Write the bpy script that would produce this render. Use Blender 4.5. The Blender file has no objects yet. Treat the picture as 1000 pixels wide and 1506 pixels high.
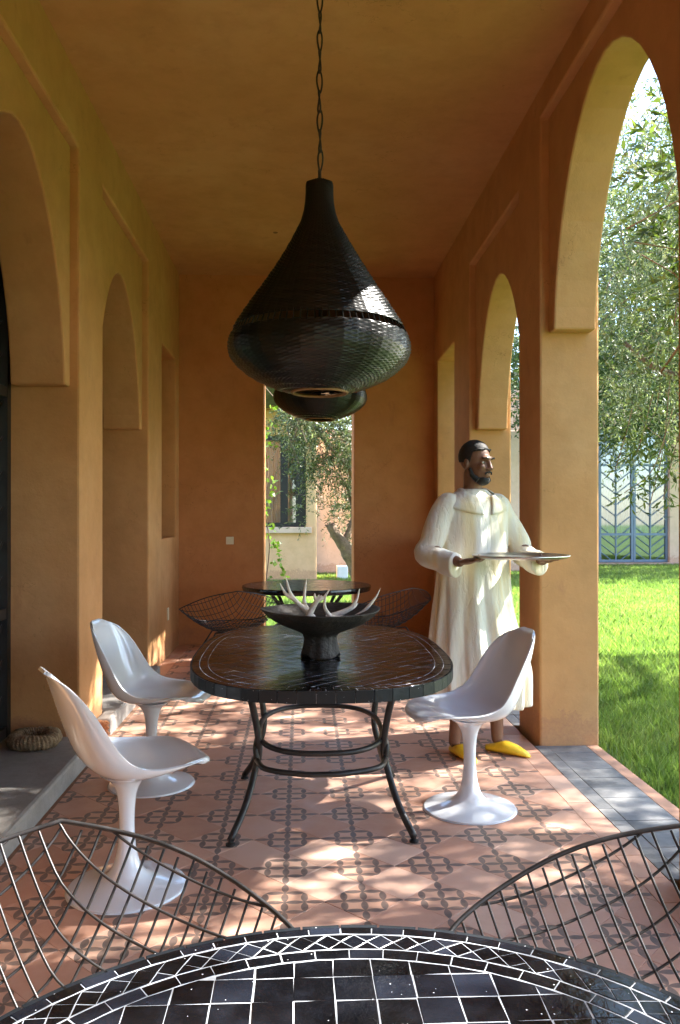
import bpy, bmesh, math, random
import numpy as np
from mathutils import Vector, Matrix

random.seed(7)
RNG = np.random.default_rng(11)
R = math.radians
PI = math.pi
sc = bpy.context.scene
COL = sc.collection

# ------------------------------------------------------------------ camera
F_PX, CAM_H = 1200.0, 1.38
YAW, PITCH = math.atan(57 / 1200), math.atan(3 / 1200)
cam_d = bpy.data.cameras.new('camera')
cam = bpy.data.objects.new('camera', cam_d)
COL.objects.link(cam)
cam_d.sensor_fit = 'VERTICAL'
cam_d.sensor_height = 36
cam_d.lens = F_PX / 1506 * 36
cam_d.clip_start = 0.05
cam_d.clip_end = 2000
cam.location = (0, 0, CAM_H)
cam.rotation_euler = (R(90) + PITCH, 0, -YAW)
sc.camera = cam

# ------------------------------------------------------------------ sky, sun, exposure
SUN_EL, SUN_AZ = R(41), R(12)          # azimuth measured from +X towards +Y
w = bpy.data.worlds.new('World')
sc.world = w
w.use_nodes = True
nt = w.node_tree
bg = nt.nodes['Background']
sky = nt.nodes.new('ShaderNodeTexSky')
sky.sky_type = 'NISHITA'
sky.sun_disc = False
sky.sun_elevation = SUN_EL
sky.sun_rotation = R(90) - SUN_AZ
sky.air_density = 1.0
sky.dust_density = 0.6
sky.ozone_density = 1.5
nt.links.new(sky.outputs['Color'], bg.inputs['Color'])
bg.inputs['Strength'].default_value = 0.12
sun_d = bpy.data.lights.new('sun', 'SUN')
sun = bpy.data.objects.new('sun', sun_d)
COL.objects.link(sun)
sun_d.energy = 5.0
sun_d.angle = R(0.6)
sun_d.color = (1.0, 0.955, 0.88)
sun_dir = Vector((-math.cos(SUN_EL) * math.cos(SUN_AZ), -math.cos(SUN_EL) * math.sin(SUN_AZ), -math.sin(SUN_EL)))
sun.rotation_euler = sun_dir.to_track_quat('-Z', 'Y').to_euler()
sun.location = (20, 5, 20)
vs = sc.view_settings
vs.view_transform = 'Standard'
vs.look = 'None'
vs.gamma = 1
vs.use_curve_mapping = False
vs.exposure = 3.02
cy = sc.cycles
cy.use_denoising = True
cy.max_bounces = 12
cy.diffuse_bounces = 8
cy.glossy_bounces = 4
cy.transmission_bounces = 6
cy.transparent_max_bounces = 8
cy.caustics_reflective = False
cy.caustics_refractive = False
cy.sample_clamp_indirect = 8


# ------------------------------------------------------------------ pixel helpers (photograph pixels)
def ray(x, y):
    u, v = (x - 500) / F_PX, (753 - y) / F_PX
    a, b, c = u, math.cos(PITCH) - v * math.sin(PITCH), math.sin(PITCH) + v * math.cos(PITCH)
    return Vector((a * math.cos(YAW) + b * math.sin(YAW), -a * math.sin(YAW) + b * math.cos(YAW), c))


def at(x, y, Y):
    d = ray(x, y)
    return Vector((0, 0, CAM_H)) + d * (Y / d.y)


def onz(x, y, z=0):
    d = ray(x, y)
    return Vector((0, 0, CAM_H)) + d * ((z - CAM_H) / d.z)


# ------------------------------------------------------------------ materials
class N:
    def __init__(s, name):
        s.m = bpy.data.materials.new(name)
        s.m.use_nodes = True
        s.t = s.m.node_tree
        s.b = s.t.nodes['Principled BSDF']

    def n(s, typ, **kw):
        nd = s.t.nodes.new(typ)
        for k, v in kw.items():
            if k.startswith('i_'):
                nd.inputs[k[2:].replace('_', ' ')].default_value = v
            else:
                setattr(nd, k, v)
        return nd

    def l(s, a, b):
        s.t.links.new(a, b)

    def math(s, op, a, b=None):
        nd = s.t.nodes.new('ShaderNodeMath')
        nd.operation = op
        for i, q in enumerate((a, b)):
            if q is None:
                continue
            if isinstance(q, (int, float)):
                nd.inputs[i].default_value = q
            else:
                s.l(q, nd.inputs[i])
        return nd.outputs[0]

    def pos(s):
        return s.n('ShaderNodeNewGeometry').outputs['Position']

    def obj(s):
        return s.n('ShaderNodeTexCoord').outputs['Object']

    def noise(s, vec, scale, detail=4, rough=.55, out=0):
        nd = s.n('ShaderNodeTexNoise')
        nd.inputs['Scale'].default_value = scale
        nd.inputs['Detail'].default_value = detail
        nd.inputs['Roughness'].default_value = rough
        s.l(vec, nd.inputs['Vector'])
        return nd.outputs[out]

    def ramp(s, fac, stops):
        nd = s.n('ShaderNodeValToRGB')
        cr = nd.color_ramp
        while len(cr.elements) < len(stops):
            cr.elements.new(.5)
        for e, (p, c) in zip(cr.elements, stops):
            e.position = p
            e.color = c if len(c) == 4 else (*c, 1)
        s.l(fac, nd.inputs[0])
        return nd.outputs[0]

    def mix(s, fac, a, b, blend='MIX'):
        nd = s.n('ShaderNodeMix', data_type='RGBA', blend_type=blend)
        for i, q in ((0, fac), (6, a), (7, b)):
            if isinstance(q, (int, float)):
                nd.inputs[i].default_value = q
            elif isinstance(q, tuple):
                nd.inputs[i].default_value = q if len(q) == 4 else (*q, 1)
            else:
                s.l(q, nd.inputs[i])
        return nd.outputs[2]

    def bump(s, h, strength, dist=.01):
        nd = s.n('ShaderNodeBump')
        nd.inputs['Strength'].default_value = strength
        nd.inputs['Distance'].default_value = dist
        s.l(h, nd.inputs['Height'])
        s.l(nd.outputs[0], s.b.inputs['Normal'])

    def base(s, c):
        if isinstance(c, tuple):
            s.b.inputs['Base Color'].default_value = (*c[:3], 1)
        else:
            s.l(c, s.b.inputs['Base Color'])

    def set(s, **kw):
        for k, v in kw.items():
            s.b.inputs[k.replace('_', ' ')].default_value = v


def simple(name, c, rough=.5, var=.15, scale=6, bump=0, bscale=60, bdist=.004, space='pos', **kw):
    m = N(name)
    p = m.pos() if space == 'pos' else m.obj()
    f = m.noise(p, scale, 5)
    lo = tuple(max(0, q * (1 - var)) for q in c)
    hi = tuple(min(1, q * (1 + var)) for q in c)
    m.base(m.ramp(f, [(.3, lo), (.7, hi)]))
    m.set(Roughness=rough, **kw)
    if bump:
        m.bump(m.noise(p, bscale, 4), bump, bdist)
    return m.m


def plaster(name, c1, c2, c3, stain=(.3, .13, .07), fine=1.0):
    m = N(name)
    p = m.pos()
    big = m.noise(p, 1.1, 6, .6)
    mid = m.noise(p, 5.5, 6, .65)
    col = m.ramp(big, [(.28, c1), (.52, c2), (.75, c3)])
    col = m.mix(m.math('MULTIPLY', m.ramp(mid, [(.42, (0, 0, 0)), (.72, (1, 1, 1))]), .42), col, tuple(q * .74 for q in c1))
    # scuffs and splash marks with shapes of their own
    sp = m.n('ShaderNodeMapping')
    sp.inputs['Scale'].default_value = (3, 3, 1.1)
    m.l(p, sp.inputs[0])
    sc_ = m.noise(sp.outputs[0], 2.6, 8, .7)
    col = m.mix(m.math('MULTIPLY', m.ramp(sc_, [(.6, (0, 0, 0)), (.74, (1, 1, 1))]), .4), col, stain)
    vo = m.n('ShaderNodeTexVoronoi', feature='DISTANCE_TO_EDGE')
    vo.inputs['Scale'].default_value = 1.3
    wv = m.n('ShaderNodeVectorMath', operation='ADD')
    m.l(p, wv.inputs[0])
    m.l(m.noise(p, 3.0, 5, .6, 1), wv.inputs[1])
    m.l(wv.outputs[0], vo.inputs['Vector'])
    crk = m.math('MULTIPLY', m.math('LESS_THAN', vo.outputs['Distance'], .0035), m.math('GREATER_THAN', m.noise(p, 1.7, 2), .56))
    col = m.mix(m.math('MULTIPLY', crk, .45), col, tuple(q * .5 for q in c1))
    # reddish splash dirt, ragged upper edge
    sz = m.n('ShaderNodeSeparateXYZ')
    m.l(p, sz.inputs[0])
    dirt = m.math('GREATER_THAN', m.math('SUBTRACT', m.math('MULTIPLY', m.noise(p, 7, 8, .75), .42), sz.outputs[2]), .03)
    spk = m.ramp(m.noise(p, 45, 5, .7), [(.35, (.15,) * 3), (.65, (.6,) * 3)])
    col = m.mix(m.math('MULTIPLY', dirt, spk), col, (.36, .17, .10))
    m.base(col)
    m.set(Roughness=.82)
    m.b.inputs['Specular IOR Level'].default_value = .25
    h = m.math('ADD', m.math('MULTIPLY', m.noise(p, 9, 5, .6), 1.0), m.math('MULTIPLY', m.noise(p, 70, 4, .6), .25))
    m.bump(h, .35 * fine, .012)
    return m.m


M = {}
M['plaster'] = plaster('ochre_plaster', (.49, .25, .10), (.54, .285, .122), (.58, .33, .158))
M['plaster_rust'] = plaster('rust_orange_plaster', (.47, .205, .075), (.52, .235, .092), (.55, .27, .115))
M['plaster_far'] = plaster('garden_plaster', (.66, .39, .20), (.70, .43, .24), (.74, .48, .28))
M['plaster_pink'] = plaster('pale_pink_plaster', (.60, .42, .31), (.64, .46, .36), (.68, .50, .40))
M['concrete'] = None


def concrete():
    m = N('smooth_grey_concrete')
    p = m.pos()
    a = m.noise(p, 2.2, 7, .65)
    c = m.ramp(a, [(.3, (.20, .185, .17)), (.55, (.29, .27, .25)), (.75, (.38, .36, .34))])
    c = m.mix(m.math('MULTIPLY', m.ramp(m.noise(p, 22, 6, .7), [(.5, (0, 0, 0)), (.7, (1, 1, 1))]), .4), c, (.16, .145, .135))
    m.base(c)
    m.set(Roughness=.7)
    m.bump(m.noise(p, 30, 6, .7), .4, .006)
    return m.m


M['concrete'] = concrete()
M['iron'] = simple('dark_wrought_iron', (.018, .017, .017), .42, .4, 25, .25, 140, .001, Metallic=.0)
M['wire'] = simple('black_wire', (.02, .019, .02), .38, .5, 30, .2, 200, .0008)
M['steel_blue'] = simple('grey_blue_steel', (.13, .19, .28), .45, .15, 3)
M['steel_dark'] = simple('black_steel', (.014, .013, .013), .5, .3, 8)
M['white_gloss'] = simple('white_gloss_fibreglass', (.72, .765, .83), .14, .02, 4, Coat_Weight=.4, Coat_Roughness=.06)
M['antler'] = simple('bleached_antler', (.72, .66, .58), .5, .18, 14, .3, 90, .002)
M['bark'] = simple('grey_brown_bark', (.16, .105, .07), .9, .4, 14, .9, 40, .02)
M['yellow'] = simple('yellow_leather', (.82, .52, .02), .5, .1, 20, .2, 120, .001)
M['skin'] = simple('brown_skin', (.19, .092, .055), .5, .12, 18, .1, 160, .001)
M['hair'] = simple('black_hair', (.012, .010, .009), .75, .3, 60, .8, 190, .003)
M['eye'] = simple('dark_eye', (.03, .02, .015), .2, .1, 10)
M['eye_white'] = simple('eye_white', (.7, .66, .6), .3, .05, 10)
M['plate'] = simple('cream_plastic', (.72, .66, .5), .4, .03, 10)
M['cloth_grey'] = simple('grey_shade_cloth', (.16, .15, .16), .9, .35, 4, .6, 14, .03)
M['curtain'] = None
M['terracotta_edge'] = simple('terracotta_edging', (.50, .27, .17), .75, .18, 6, .3, 60, .003)
M['mortar'] = simple('floor_mortar', (.30, .17, .11), .9, .2, 20, .3, 120, .002)
M['grout'] = simple('white_grout', (.36, .385, .43), .85, .5, 22, .5, 260, .002)
M['soil'] = simple('lawn_soil', (.10, .17, .035), .95, .45, 5, .8, 60, .02)
M['brick'] = simple('broken_brick', (.36, .17, .085), .9, .35, 30, .9, 50, .012)
M['pot'] = simple('white_pot', (.75, .74, .7), .6, .06, 8)


def curtain():
    m = N('pale_curtain')
    m.base((.55, .50, .43))
    m.set(Roughness=.85)
    return m.m


M['curtain'] = curtain()


def glass(name, tint=(.9, .95, 1), rough=.02):
    m = N(name)
    m.base(tint)
    m.set(Roughness=rough, IOR=1.45)
    m.b.inputs['Transmission Weight'].default_value = 1
    return m.m


M['glass'] = glass('clear_glass')


def window_glass():
    m = N('window_glass')
    out = m.t.nodes['Material Output']
    tr = m.n('ShaderNodeBsdfTransparent')
    tr.inputs[0].default_value = (.82, .88, .92, 1)
    gl = m.n('ShaderNodeBsdfGlossy')
    gl.inputs['Roughness'].default_value = .03
    gl.inputs[0].default_value = (.9, .95, 1, 1)
    fr = m.n('ShaderNodeFresnel')
    fr.inputs[0].default_value = 1.5
    mx = m.n('ShaderNodeMixShader')
    f = m.math('ADD', m.math('MULTIPLY', fr.outputs[0], 1.6), .06)
    m.l(f, mx.inputs[0])
    m.l(tr.outputs[0], mx.inputs[1])
    m.l(gl.outputs[0], mx.inputs[2])
    m.l(mx.outputs[0], out.inputs[0])
    return m.m


M['window'] = window_glass()


def tray_metal():
    m = N('dull_silver')
    m.base((.55, .54, .52))
    m.set(Roughness=.3, Metallic=1.0)
    m.bump(m.noise(m.obj(), 60, 3), .1, .001)
    return m.m


M['silver'] = tray_metal()


def robe():
    m = N('cream_cotton')
    p = m.obj()
    mp = m.n('ShaderNodeMapping')
    mp.inputs['Scale'].default_value = (7, 7, .35)
    m.l(p, mp.inputs[0])
    f = m.noise(mp.outputs[0], 1.6, 3, .5)
    m.base(m.ramp(f, [(.40, (.70, .68, .62)), (.52, (.71, .66, .55)), (.66, (.72, .60, .38))]))  # yellow streaks put light shining through the cloth into the colour
    m.set(Roughness=.85)
    m.b.inputs['Sheen Weight'].default_value = .2
    cr = m.n('ShaderNodeMapping')
    cr.inputs['Scale'].default_value = (8, 8, 2.2)
    cr.inputs['Rotation'].default_value = (.25, .2, 0)
    m.l(p, cr.inputs[0])
    wr_ = m.noise(cr.outputs[0], 1.0, 5, .55)
    rid = m.math('ABSOLUTE', m.math('SUBTRACT', wr_, .5))
    m.bump(m.math('ADD', m.math('MULTIPLY', m.math('POWER', rid, .6), 1.0), m.math('MULTIPLY', m.noise(p, 300, 2), .02)), .6, .022)
    return m.m


M['robe'] = robe()


def leaf_mat(name, c1, c2, c3, trans=.35, tint=(1.1, 1.25, .55), rough=.45):
    m = N(name)
    out = m.t.nodes['Material Output']
    at_ = m.n('ShaderNodeAttribute', attribute_name='rnd')
    c = m.ramp(at_.outputs['Fac'], [(.0, c1), (.5, c2), (1, c3)])
    m.l(c, m.b.inputs['Base Color'])
    m.set(Roughness=rough)
    tl = m.n('ShaderNodeBsdfTranslucent')
    m.l(m.mix(1.0, c, tint, 'MULTIPLY'), tl.inputs[0])
    mx = m.n('ShaderNodeMixShader')
    mx.inputs[0].default_value = trans
    m.l(m.b.outputs[0], mx.inputs[1])
    m.l(tl.outputs[0], mx.inputs[2])
    m.l(mx.outputs[0], out.inputs[0])
    return m.m


M['olive'] = leaf_mat('olive_leaf', (.055, .078, .032), (.115, .142, .068), (.27, .29, .19), .38, (1.05, 1.15, .6))
M['olive_dark'] = leaf_mat('dark_leaf', (.03, .05, .012), (.06, .095, .022), (.12, .16, .05), .4)
M['vine'] = leaf_mat('vine_leaf', (.10, .18, .02), (.15, .25, .04), (.24, .33, .09), .45)
M['grass'] = leaf_mat('grass_blade', (.125, .205, .05), (.195, .285, .08), (.33, .37, .17), .5, (1.1, 1.25, .6), .5)


def wicker():
    m = N('black_wicker')
    p = m.obj()
    f = m.noise(p, 30, 4)
    m.base(m.ramp(f, [(.3, (.003, .003, .003)), (.75, (.009, .0085, .008))]))
    m.set(Roughness=.3)
    m.b.inputs['Specular IOR Level'].default_value = .35
    m.bump(m.noise(p, 160, 3), .3, .002)
    return m.m


M['wicker'] = wicker()
M['rattan'] = simple('inner_rattan', (.26, .14, .06), .7, .2, 20)


def dark_wood():
    m = N('charred_wood')
    p = m.obj()
    f = m.noise(p, 9, 6, .65)
    m.base(m.ramp(f, [(.3, (.010, .008, .007)), (.58, (.03, .024, .02)), (.8, (.10, .088, .08))]))
    m.set(Roughness=.62)
    m.bump(m.noise(p, 26, 6, .65), 1.0, .014)
    return m.m


M['wood'] = dark_wood()


def zellige(name, dark, light, r0=.09, r1=.28):
    m = N(name)
    p = m.pos()
    oi = m.n('ShaderNodeObjectInfo')
    rr = oi.outputs['Random']
    c = m.ramp(rr, [(0, dark), (.6, dark), (.86, tuple(.5 * (a + b) for a, b in zip(dark, light))), (1, light)])
    haze_ = m.ramp(m.noise(p, 26, 6, .7), [(.45, (0, 0, 0)), (.8, (1, 1, 1))])
    c = m.mix(m.math('MULTIPLY', haze_, .22), c, tuple(q * 1.3 + .004 for q in light))
    spots = m.n('ShaderNodeTexVoronoi')
    spots.inputs['Scale'].default_value = 75
    m.l(p, spots.inputs['Vector'])
    sm = m.math('LESS_THAN', spots.outputs['Distance'], .085)
    gate = m.math('GREATER_THAN', m.noise(p, 40, 2), .53)
    c = m.mix(m.math('MULTIPLY', sm, gate), c, (.6, .62, .65))
    m.base(c)
    m.l(m.ramp(m.noise(p, 18, 5, .6), [(.35, (r0,) * 3), (.7, (r1,) * 3)]), m.b.inputs['Roughness'])
    m.bump(m.noise(p, 34, 4, .6), .22, .006)
    return m.m


M['zellige'] = zellige('black_glazed_tile', (.003, .003, .004), (.016, .020, .032))
M['zellige_edge'] = zellige('blue_black_edge_tile', (.009, .012, .016), (.012, .016, .021), .42, .55)
M['zellige_edge'].node_tree.nodes['Principled BSDF'].inputs['Specular IOR Level'].default_value = .3


def floor_tile(motif):
    m = N('patterned_cement_tile' if motif else 'plain_cement_tile')
    p = m.pos()
    oi = m.n('ShaderNodeObjectInfo').outputs['Random']
    at_ = m.n('ShaderNodeAttribute', attribute_name='tone').outputs['Fac']
    tone = m.math('FRACT', m.math('ADD', oi, at_))
    base = m.ramp(tone, [(0, (.52, .27, .18)), (.5, (.60, .335, .235)), (.85, (.64, .38, .275)), (1, (.68, .45, .34))])
    base = m.mix(m.math('MULTIPLY', m.ramp(m.noise(p, 9, 6, .65), [(.35, (0, 0, 0)), (.75, (1, 1, 1))]), .35), base, (.64, .43, .34))
    base = m.mix(m.math('MULTIPLY', m.ramp(m.noise(p, 3.2, 6, .7), [(.5, (0, 0, 0)), (.75, (1, 1, 1))]), .4), base, (.36, .20, .14))
    if motif:
        uv = m.n('ShaderNodeUVMap').outputs[0]
        sx = m.n('ShaderNodeSeparateXYZ')
        m.l(uv, sx.inputs[0])
        U, V = sx.outputs[0], sx.outputs[1]

        def petals(a, b):
            n = m.math('ROUND', b)
            dist = m.math('ABSOLUTE', m.math('SUBTRACT', b, n))
            s = m.math('FRACT', m.math('ADD', a, 8.0))
            shp = m.math('MULTIPLY', m.math('POWER', m.math('MULTIPLY', m.math('MULTIPLY', s, m.math('SUBTRACT', 1.0, s)), 4.0), .85), .185)
            hit = m.math('LESS_THAN', dist, shp)
            an = m.math('ABSOLUTE', n)
            lim = m.math('SUBTRACT', 2.0, an)
            ok = m.math('MULTIPLY', m.math('LESS_THAN', an, 1.5), m.math('LESS_THAN', m.math('ABSOLUTE', a), lim))
            return m.math('MULTIPLY', hit, ok)
        pet = m.math('MAXIMUM', petals(U, V), petals(V, U))
        inside = m.math('MULTIPLY', m.math('LESS_THAN', m.math('ABSOLUTE', U), 1.0), m.math('LESS_THAN', m.math('ABSOLUTE', V), 1.0))
        base = m.mix(m.math('MULTIPLY', inside, .4), base, (.63, .39, .27))
        wear = m.ramp(m.noise(p, 16, 6, .7), [(.3, (.62,) * 3), (.7, (1,) * 3)])
        base = m.mix(m.math('MULTIPLY', pet, wear), base, (.105, .09, .085))
    m.base(base)
    m.l(m.ramp(m.noise(p, 7, 5, .6), [(.3, (.38,) * 3), (.7, (.62,) * 3)]), m.b.inputs['Roughness'])
    m.bump(m.noise(p, 45, 5, .6), .12, .004)
    return m.m


M['tile_motif'] = floor_tile(True)
M['tile_plain'] = floor_tile(False)


def slate():
    m = N('grey_slate_tile')
    p = m.pos()
    oi = m.n('ShaderNodeObjectInfo').outputs['Random']
    c = m.ramp(oi, [(0, (.10, .105, .11)), (.5, (.16, .16, .165)), (1, (.24, .235, .23))])
    c = m.mix(m.math('MULTIPLY', m.ramp(m.noise(p, 9, 7, .7), [(.4, (0, 0, 0)), (.7, (1, 1, 1))]), .5), c, (.34, .33, .32))
    m.base(c)
    m.set(Roughness=.6)
    m.bump(m.noise(p, 24, 6, .65), .35, .006)
    return m.m


M['slate'] = slate()


def straw():
    m = N('dry_straw')
    p = m.obj()
    m.base(m.ramp(m.noise(p, 60, 4, .6), [(.3, (.10, .062, .035)), (.7, (.30, .21, .12))]))
    m.set(Roughness=.9)
    m.bump(m.noise(p, 120, 4), .8, .006)
    return m.m


M['straw'] = straw()


# ------------------------------------------------------------------ mesh helpers
class MB:
    def __init__(s):
        s.v, s.f = [], []

    def add(s, vs_, fs):
        o = len(s.v)
        s.v += [tuple(q) for q in vs_]
        s.f += [tuple(i + o for i in f) for f in fs]
        return s

    def box(s, x0, x1, y0, y1, z0, z1):
        return s.add([(x0, y0, z0), (x1, y0, z0), (x1, y1, z0), (x0, y1, z0), (x0, y0, z1), (x1, y0, z1), (x1, y1, z1), (x0, y1, z1)],
                     [(0, 3, 2, 1), (4, 5, 6, 7), (0, 1, 5, 4), (1, 2, 6, 5), (2, 3, 7, 6), (3, 0, 4, 7)])

    def prism(s, pts, axis, a, b):
        """closed polygon pts (2D), extruded along axis 'x','y','z' from a to b"""
        def mk(p, h):
            return {'x': (h, p[0], p[1]), 'y': (p[0], h, p[1]), 'z': (p[0], p[1], h)}[axis]
        n = len(pts)
        return s.add([mk(p, a) for p in pts] + [mk(p, b) for p in pts],
                     [tuple(range(n))[::-1], tuple(range(n, 2 * n))] + [(i, (i + 1) % n, n + (i + 1) % n, n + i) for i in range(n)])

    def tube(s, pts, r, n=8, closed=False, cap=True, r2=None):
        pts = [Vector(p) for p in pts]
        k = len(pts)
        rs = r if isinstance(r, (list, tuple)) else [r] * k
        up = None
        rings = []
        for i in range(k):
            if closed:
                t = pts[(i + 1) % k] - pts[i - 1]
            else:
                t = pts[min(i + 1, k - 1)] - pts[max(i - 1, 0)]
            t.normalize()
            if up is None:
                up = Vector((0, 0, 1)) if abs(t.z) < .9 else Vector((1, 0, 0))
            a = t.cross(up)
            if a.length < 1e-5:
                a = t.orthogonal()
            a.normalize()
            b = a.cross(t).normalized()
            up = b
            rings.append([pts[i] + (a * math.cos(2 * PI * j / n) + b * math.sin(2 * PI * j / n) * (1 if r2 is None else r2)) * rs[i] for j in range(n)])
        vs_ = [q for rr in rings for q in rr]
        fs = []
        for i in range(k if closed else k - 1):
            i2 = (i + 1) % k
            for j in range(n):
                fs.append((i * n + j, i * n + (j + 1) % n, i2 * n + (j + 1) % n, i2 * n + j))
        if cap and not closed:
            fs.append(tuple(range(n))[::-1])
            fs.append(tuple(range((k - 1) * n, k * n)))
        return s.add(vs_, fs)

    def lathe(s, prof, n=48, c=(0, 0, 0), closed=False):
        k = len(prof)
        vs_ = [(c[0] + r * math.cos(2 * PI * j / n), c[1] + r * math.sin(2 * PI * j / n), c[2] + z) for r, z in prof for j in range(n)]
        fs = []
        for i in range(k if closed else k - 1):
            i2 = (i + 1) % k
            for j in range(n):
                fs.append((i * n + j, i * n + (j + 1) % n, i2 * n + (j + 1) % n, i2 * n + j))
        return s.add(vs_, fs)

    def ell(s, c, r, n=16, m=10, rot=None):
        vs_, fs = [], []
        for i in range(m + 1):
            th = PI * i / m
            for j in range(n):
                ph = 2 * PI * j / n
                q = Vector((r[0] * math.sin(th) * math.cos(ph), r[1] * math.sin(th) * math.sin(ph), r[2] * math.cos(th)))
                if rot is not None:
                    q = rot @ q
                vs_.append(Vector(c) + q)
        for i in range(m):
            for j in range(n):
                fs.append((i * n + j, (i + 1) * n + j, (i + 1) * n + (j + 1) % n, i * n + (j + 1) % n))
        return s.add(vs_, fs)

    def mesh(s, name):
        me = bpy.data.meshes.new(name)
        me.from_pydata(s.v, [], s.f)
        me.update()
        return me

    def build(s, name, mat, parent=None, smooth=False, recalc=True, bevel=0, loc=None):
        me = s.mesh(name)
        if recalc:
            bm = bmesh.new()
            bm.from_mesh(me)
            bmesh.ops.remove_doubles(bm, verts=bm.verts, dist=1e-6)
            bmesh.ops.recalc_face_normals(bm, faces=bm.faces)
            bm.to_mesh(me)
            bm.free()
        return link(name, me, mat, parent, smooth, bevel, loc)


def link(name, me, mat, parent=None, smooth=False, bevel=0, loc=None):
    if not me.materials:
        me.materials.append(M[mat] if isinstance(mat, str) else mat)
    if smooth:
        me.polygons.foreach_set('use_smooth', [True] * len(me.polygons))
    o = bpy.data.objects.new(name, me)
    COL.objects.link(o)
    if parent:
        o.parent = parent
    if loc is not None:
        o.location = loc
    if bevel:
        b = o.modifiers.new('bevel', 'BEVEL')
        b.width = bevel
        b.segments = 2
        b.limit_method = 'ANGLE'
        b.angle_limit = R(40)
    return o


def empty(name, loc=(0, 0, 0), rz=0):
    o = bpy.data.objects.new(name, None)
    COL.objects.link(o)
    o.location = loc
    o.rotation_euler = (0, 0, rz)
    o.empty_display_size = .1
    return o


def tag(o, label=None, cat=None, group=None, kind=None):
    if label:
        o['label'] = label
    if cat:
        o['category'] = cat
    if group:
        o['group'] = group
    if kind:
        o['kind'] = kind
    return o


def copy_tree(o, parent=None):
    c = o.copy()
    COL.objects.link(c)
    c.parent = parent
    for ch in list(o.children):
        copy_tree(ch, c)
    return c


def spline(pts, n=8):
    """Catmull-Rom through pts"""
    P = [Vector(p) for p in pts]
    P = [P[0] * 2 - P[1]] + P + [P[-1] * 2 - P[-2]]
    out = []
    for i in range(1, len(P) - 2):
        for k in range(n):
            t = k / n
            a, b, c, d = P[i - 1], P[i], P[i + 1], P[i + 2]
            out.append(.5 * ((2 * b) + (c - a) * t + (2 * a - 5 * b + 4 * c - d) * t * t + (3 * b - a - 3 * c + d) * t ** 3))
    out.append(P[-2].copy())
    return out


def interp(x, xs, ys):
    return float(np.interp(x, xs, ys))


def smooth_interp(xs, ys, n):
    """resample a profile with a Catmull-Rom"""
    return [(q.x, q.y) for q in spline([(a, b, 0) for a, b in zip(xs, ys)], n)]


def clip_poly(poly, a, b, c):
    """keep a*x+b*y<=c"""
    out = []
    for i in range(len(poly)):
        p, q = poly[i], poly[(i + 1) % len(poly)]
        dp, dq = a * p[0] + b * p[1] - c, a * q[0] + b * q[1] - c
        if dp <= 0:
            out.append(p)
        if dp * dq < 0:
            t = dp / (dp - dq)
            out.append((p[0] + (q[0] - p[0]) * t, p[1] + (q[1] - p[1]) * t))
    return out


def area(poly):
    return .5 * abs(sum(poly[i][0] * poly[(i + 1) % len(poly)][1] - poly[(i + 1) % len(poly)][0] * poly[i][1] for i in range(len(poly))))


# ------------------------------------------------------------------ dimensions of the loggia
XL, XR = -1.29, 1.42
TH = .36
ZC = 3.91
YB = 8.68
YF = -3.4
REC = .055          # depth of the recessed arch panels


def arch_pts(y0, y1, zs, zc, n=22, p=1.9, q=1.75):
    """pointed-round arch from (y0,zs) over the crown to (y1,zs)"""
    ym, hw = (y0 + y1) / 2, (y1 - y0) / 2
    out = []
    for i in range(n + 1):
        a = -PI / 2 + PI * i / n
        s = math.sin(a)
        c = math.cos(a)
        yy = ym + hw * math.copysign(abs(s) ** (2 / p), s)
        zz = zs + (zc - zs) * max(0, c) ** (2 / q)
        out.append((yy, zz))
    return out


def comb_wall(name, xin, xout, bays, y0, y1, ztop, parent):
    """full-thickness wall with rectangular bays open to the floor"""
    pts = [(y0, -.05)]
    for b in sorted(bays, key=lambda q: q['y0']):
        pts += [(b['y0'], -.05), (b['y0'], b['top']), (b['y1'], b['top']), (b['y1'], -.05)]
    pts += [(y1, -.05), (y1, ztop), (y0, ztop)]
    mb = MB().prism(pts, 'x', xin, xout)
    return mb.build(name, 'plaster', parent, bevel=.014)


def arch_panel(parent, xa, xb, b):
    e = .006
    y0, y1 = b['y0'] - e, b['y1'] + e
    ins = .10
    arc = arch_pts(b['y0'] + ins, b['y1'] - ins, b['zs'], b['zc'])
    pts = [(y0, b['zs'])] + arc + [(y1, b['zs']), (y1, b['top'] + e), (y0, b['top'] + e)]
    o = MB().prism(pts, 'x', xa, xb).build('arch', 'plaster', parent, bevel=.012)
    return o


# right arcade
arc_root = tag(empty('arcade_wall', (XR, 0, 0)), 'ochre plaster arcade wall with pointed arches open to the lawn', 'wall')
right_bays = [
    dict(y0=3.02, y1=4.80, top=3.74, zs=2.46, zc=3.64),
    dict(y0=5.27, y1=6.85, top=3.49, zs=2.09, zc=3.17),
    dict(y0=.97, y1=2.55, top=3.49, zs=2.09, zc=3.17),
    dict(y0=-1.08, y1=.50, top=3.49, zs=2.09, zc=3.17),
    dict(y0=-2.6, y1=-1.55, top=3.0, win=1),
    dict(y0=7.53, y1=8.47, top=2.98, win=1),
]


def relink(o, root):
    """parent keeping world coordinates (root has only translation)"""
    o.parent = root
    o.location = Vector(o.location) - Vector(root.location)
    return o


relink(comb_wall('wall', XR, XR + TH, right_bays, YF, YB + .25, 4.0, None), arc_root)
for b in right_bays:
    if 'win' in b:
        relink(MB().box(XR + .001, XR + TH - .001, b['y0'] - .01, b['y1'] + .01, -.05, 1.15).build('window_sill', 'plaster', None, bevel=.01), arc_root)
    else:
        relink(arch_panel(None, XR + REC, XR + TH - REC, b), arc_root)

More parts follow.
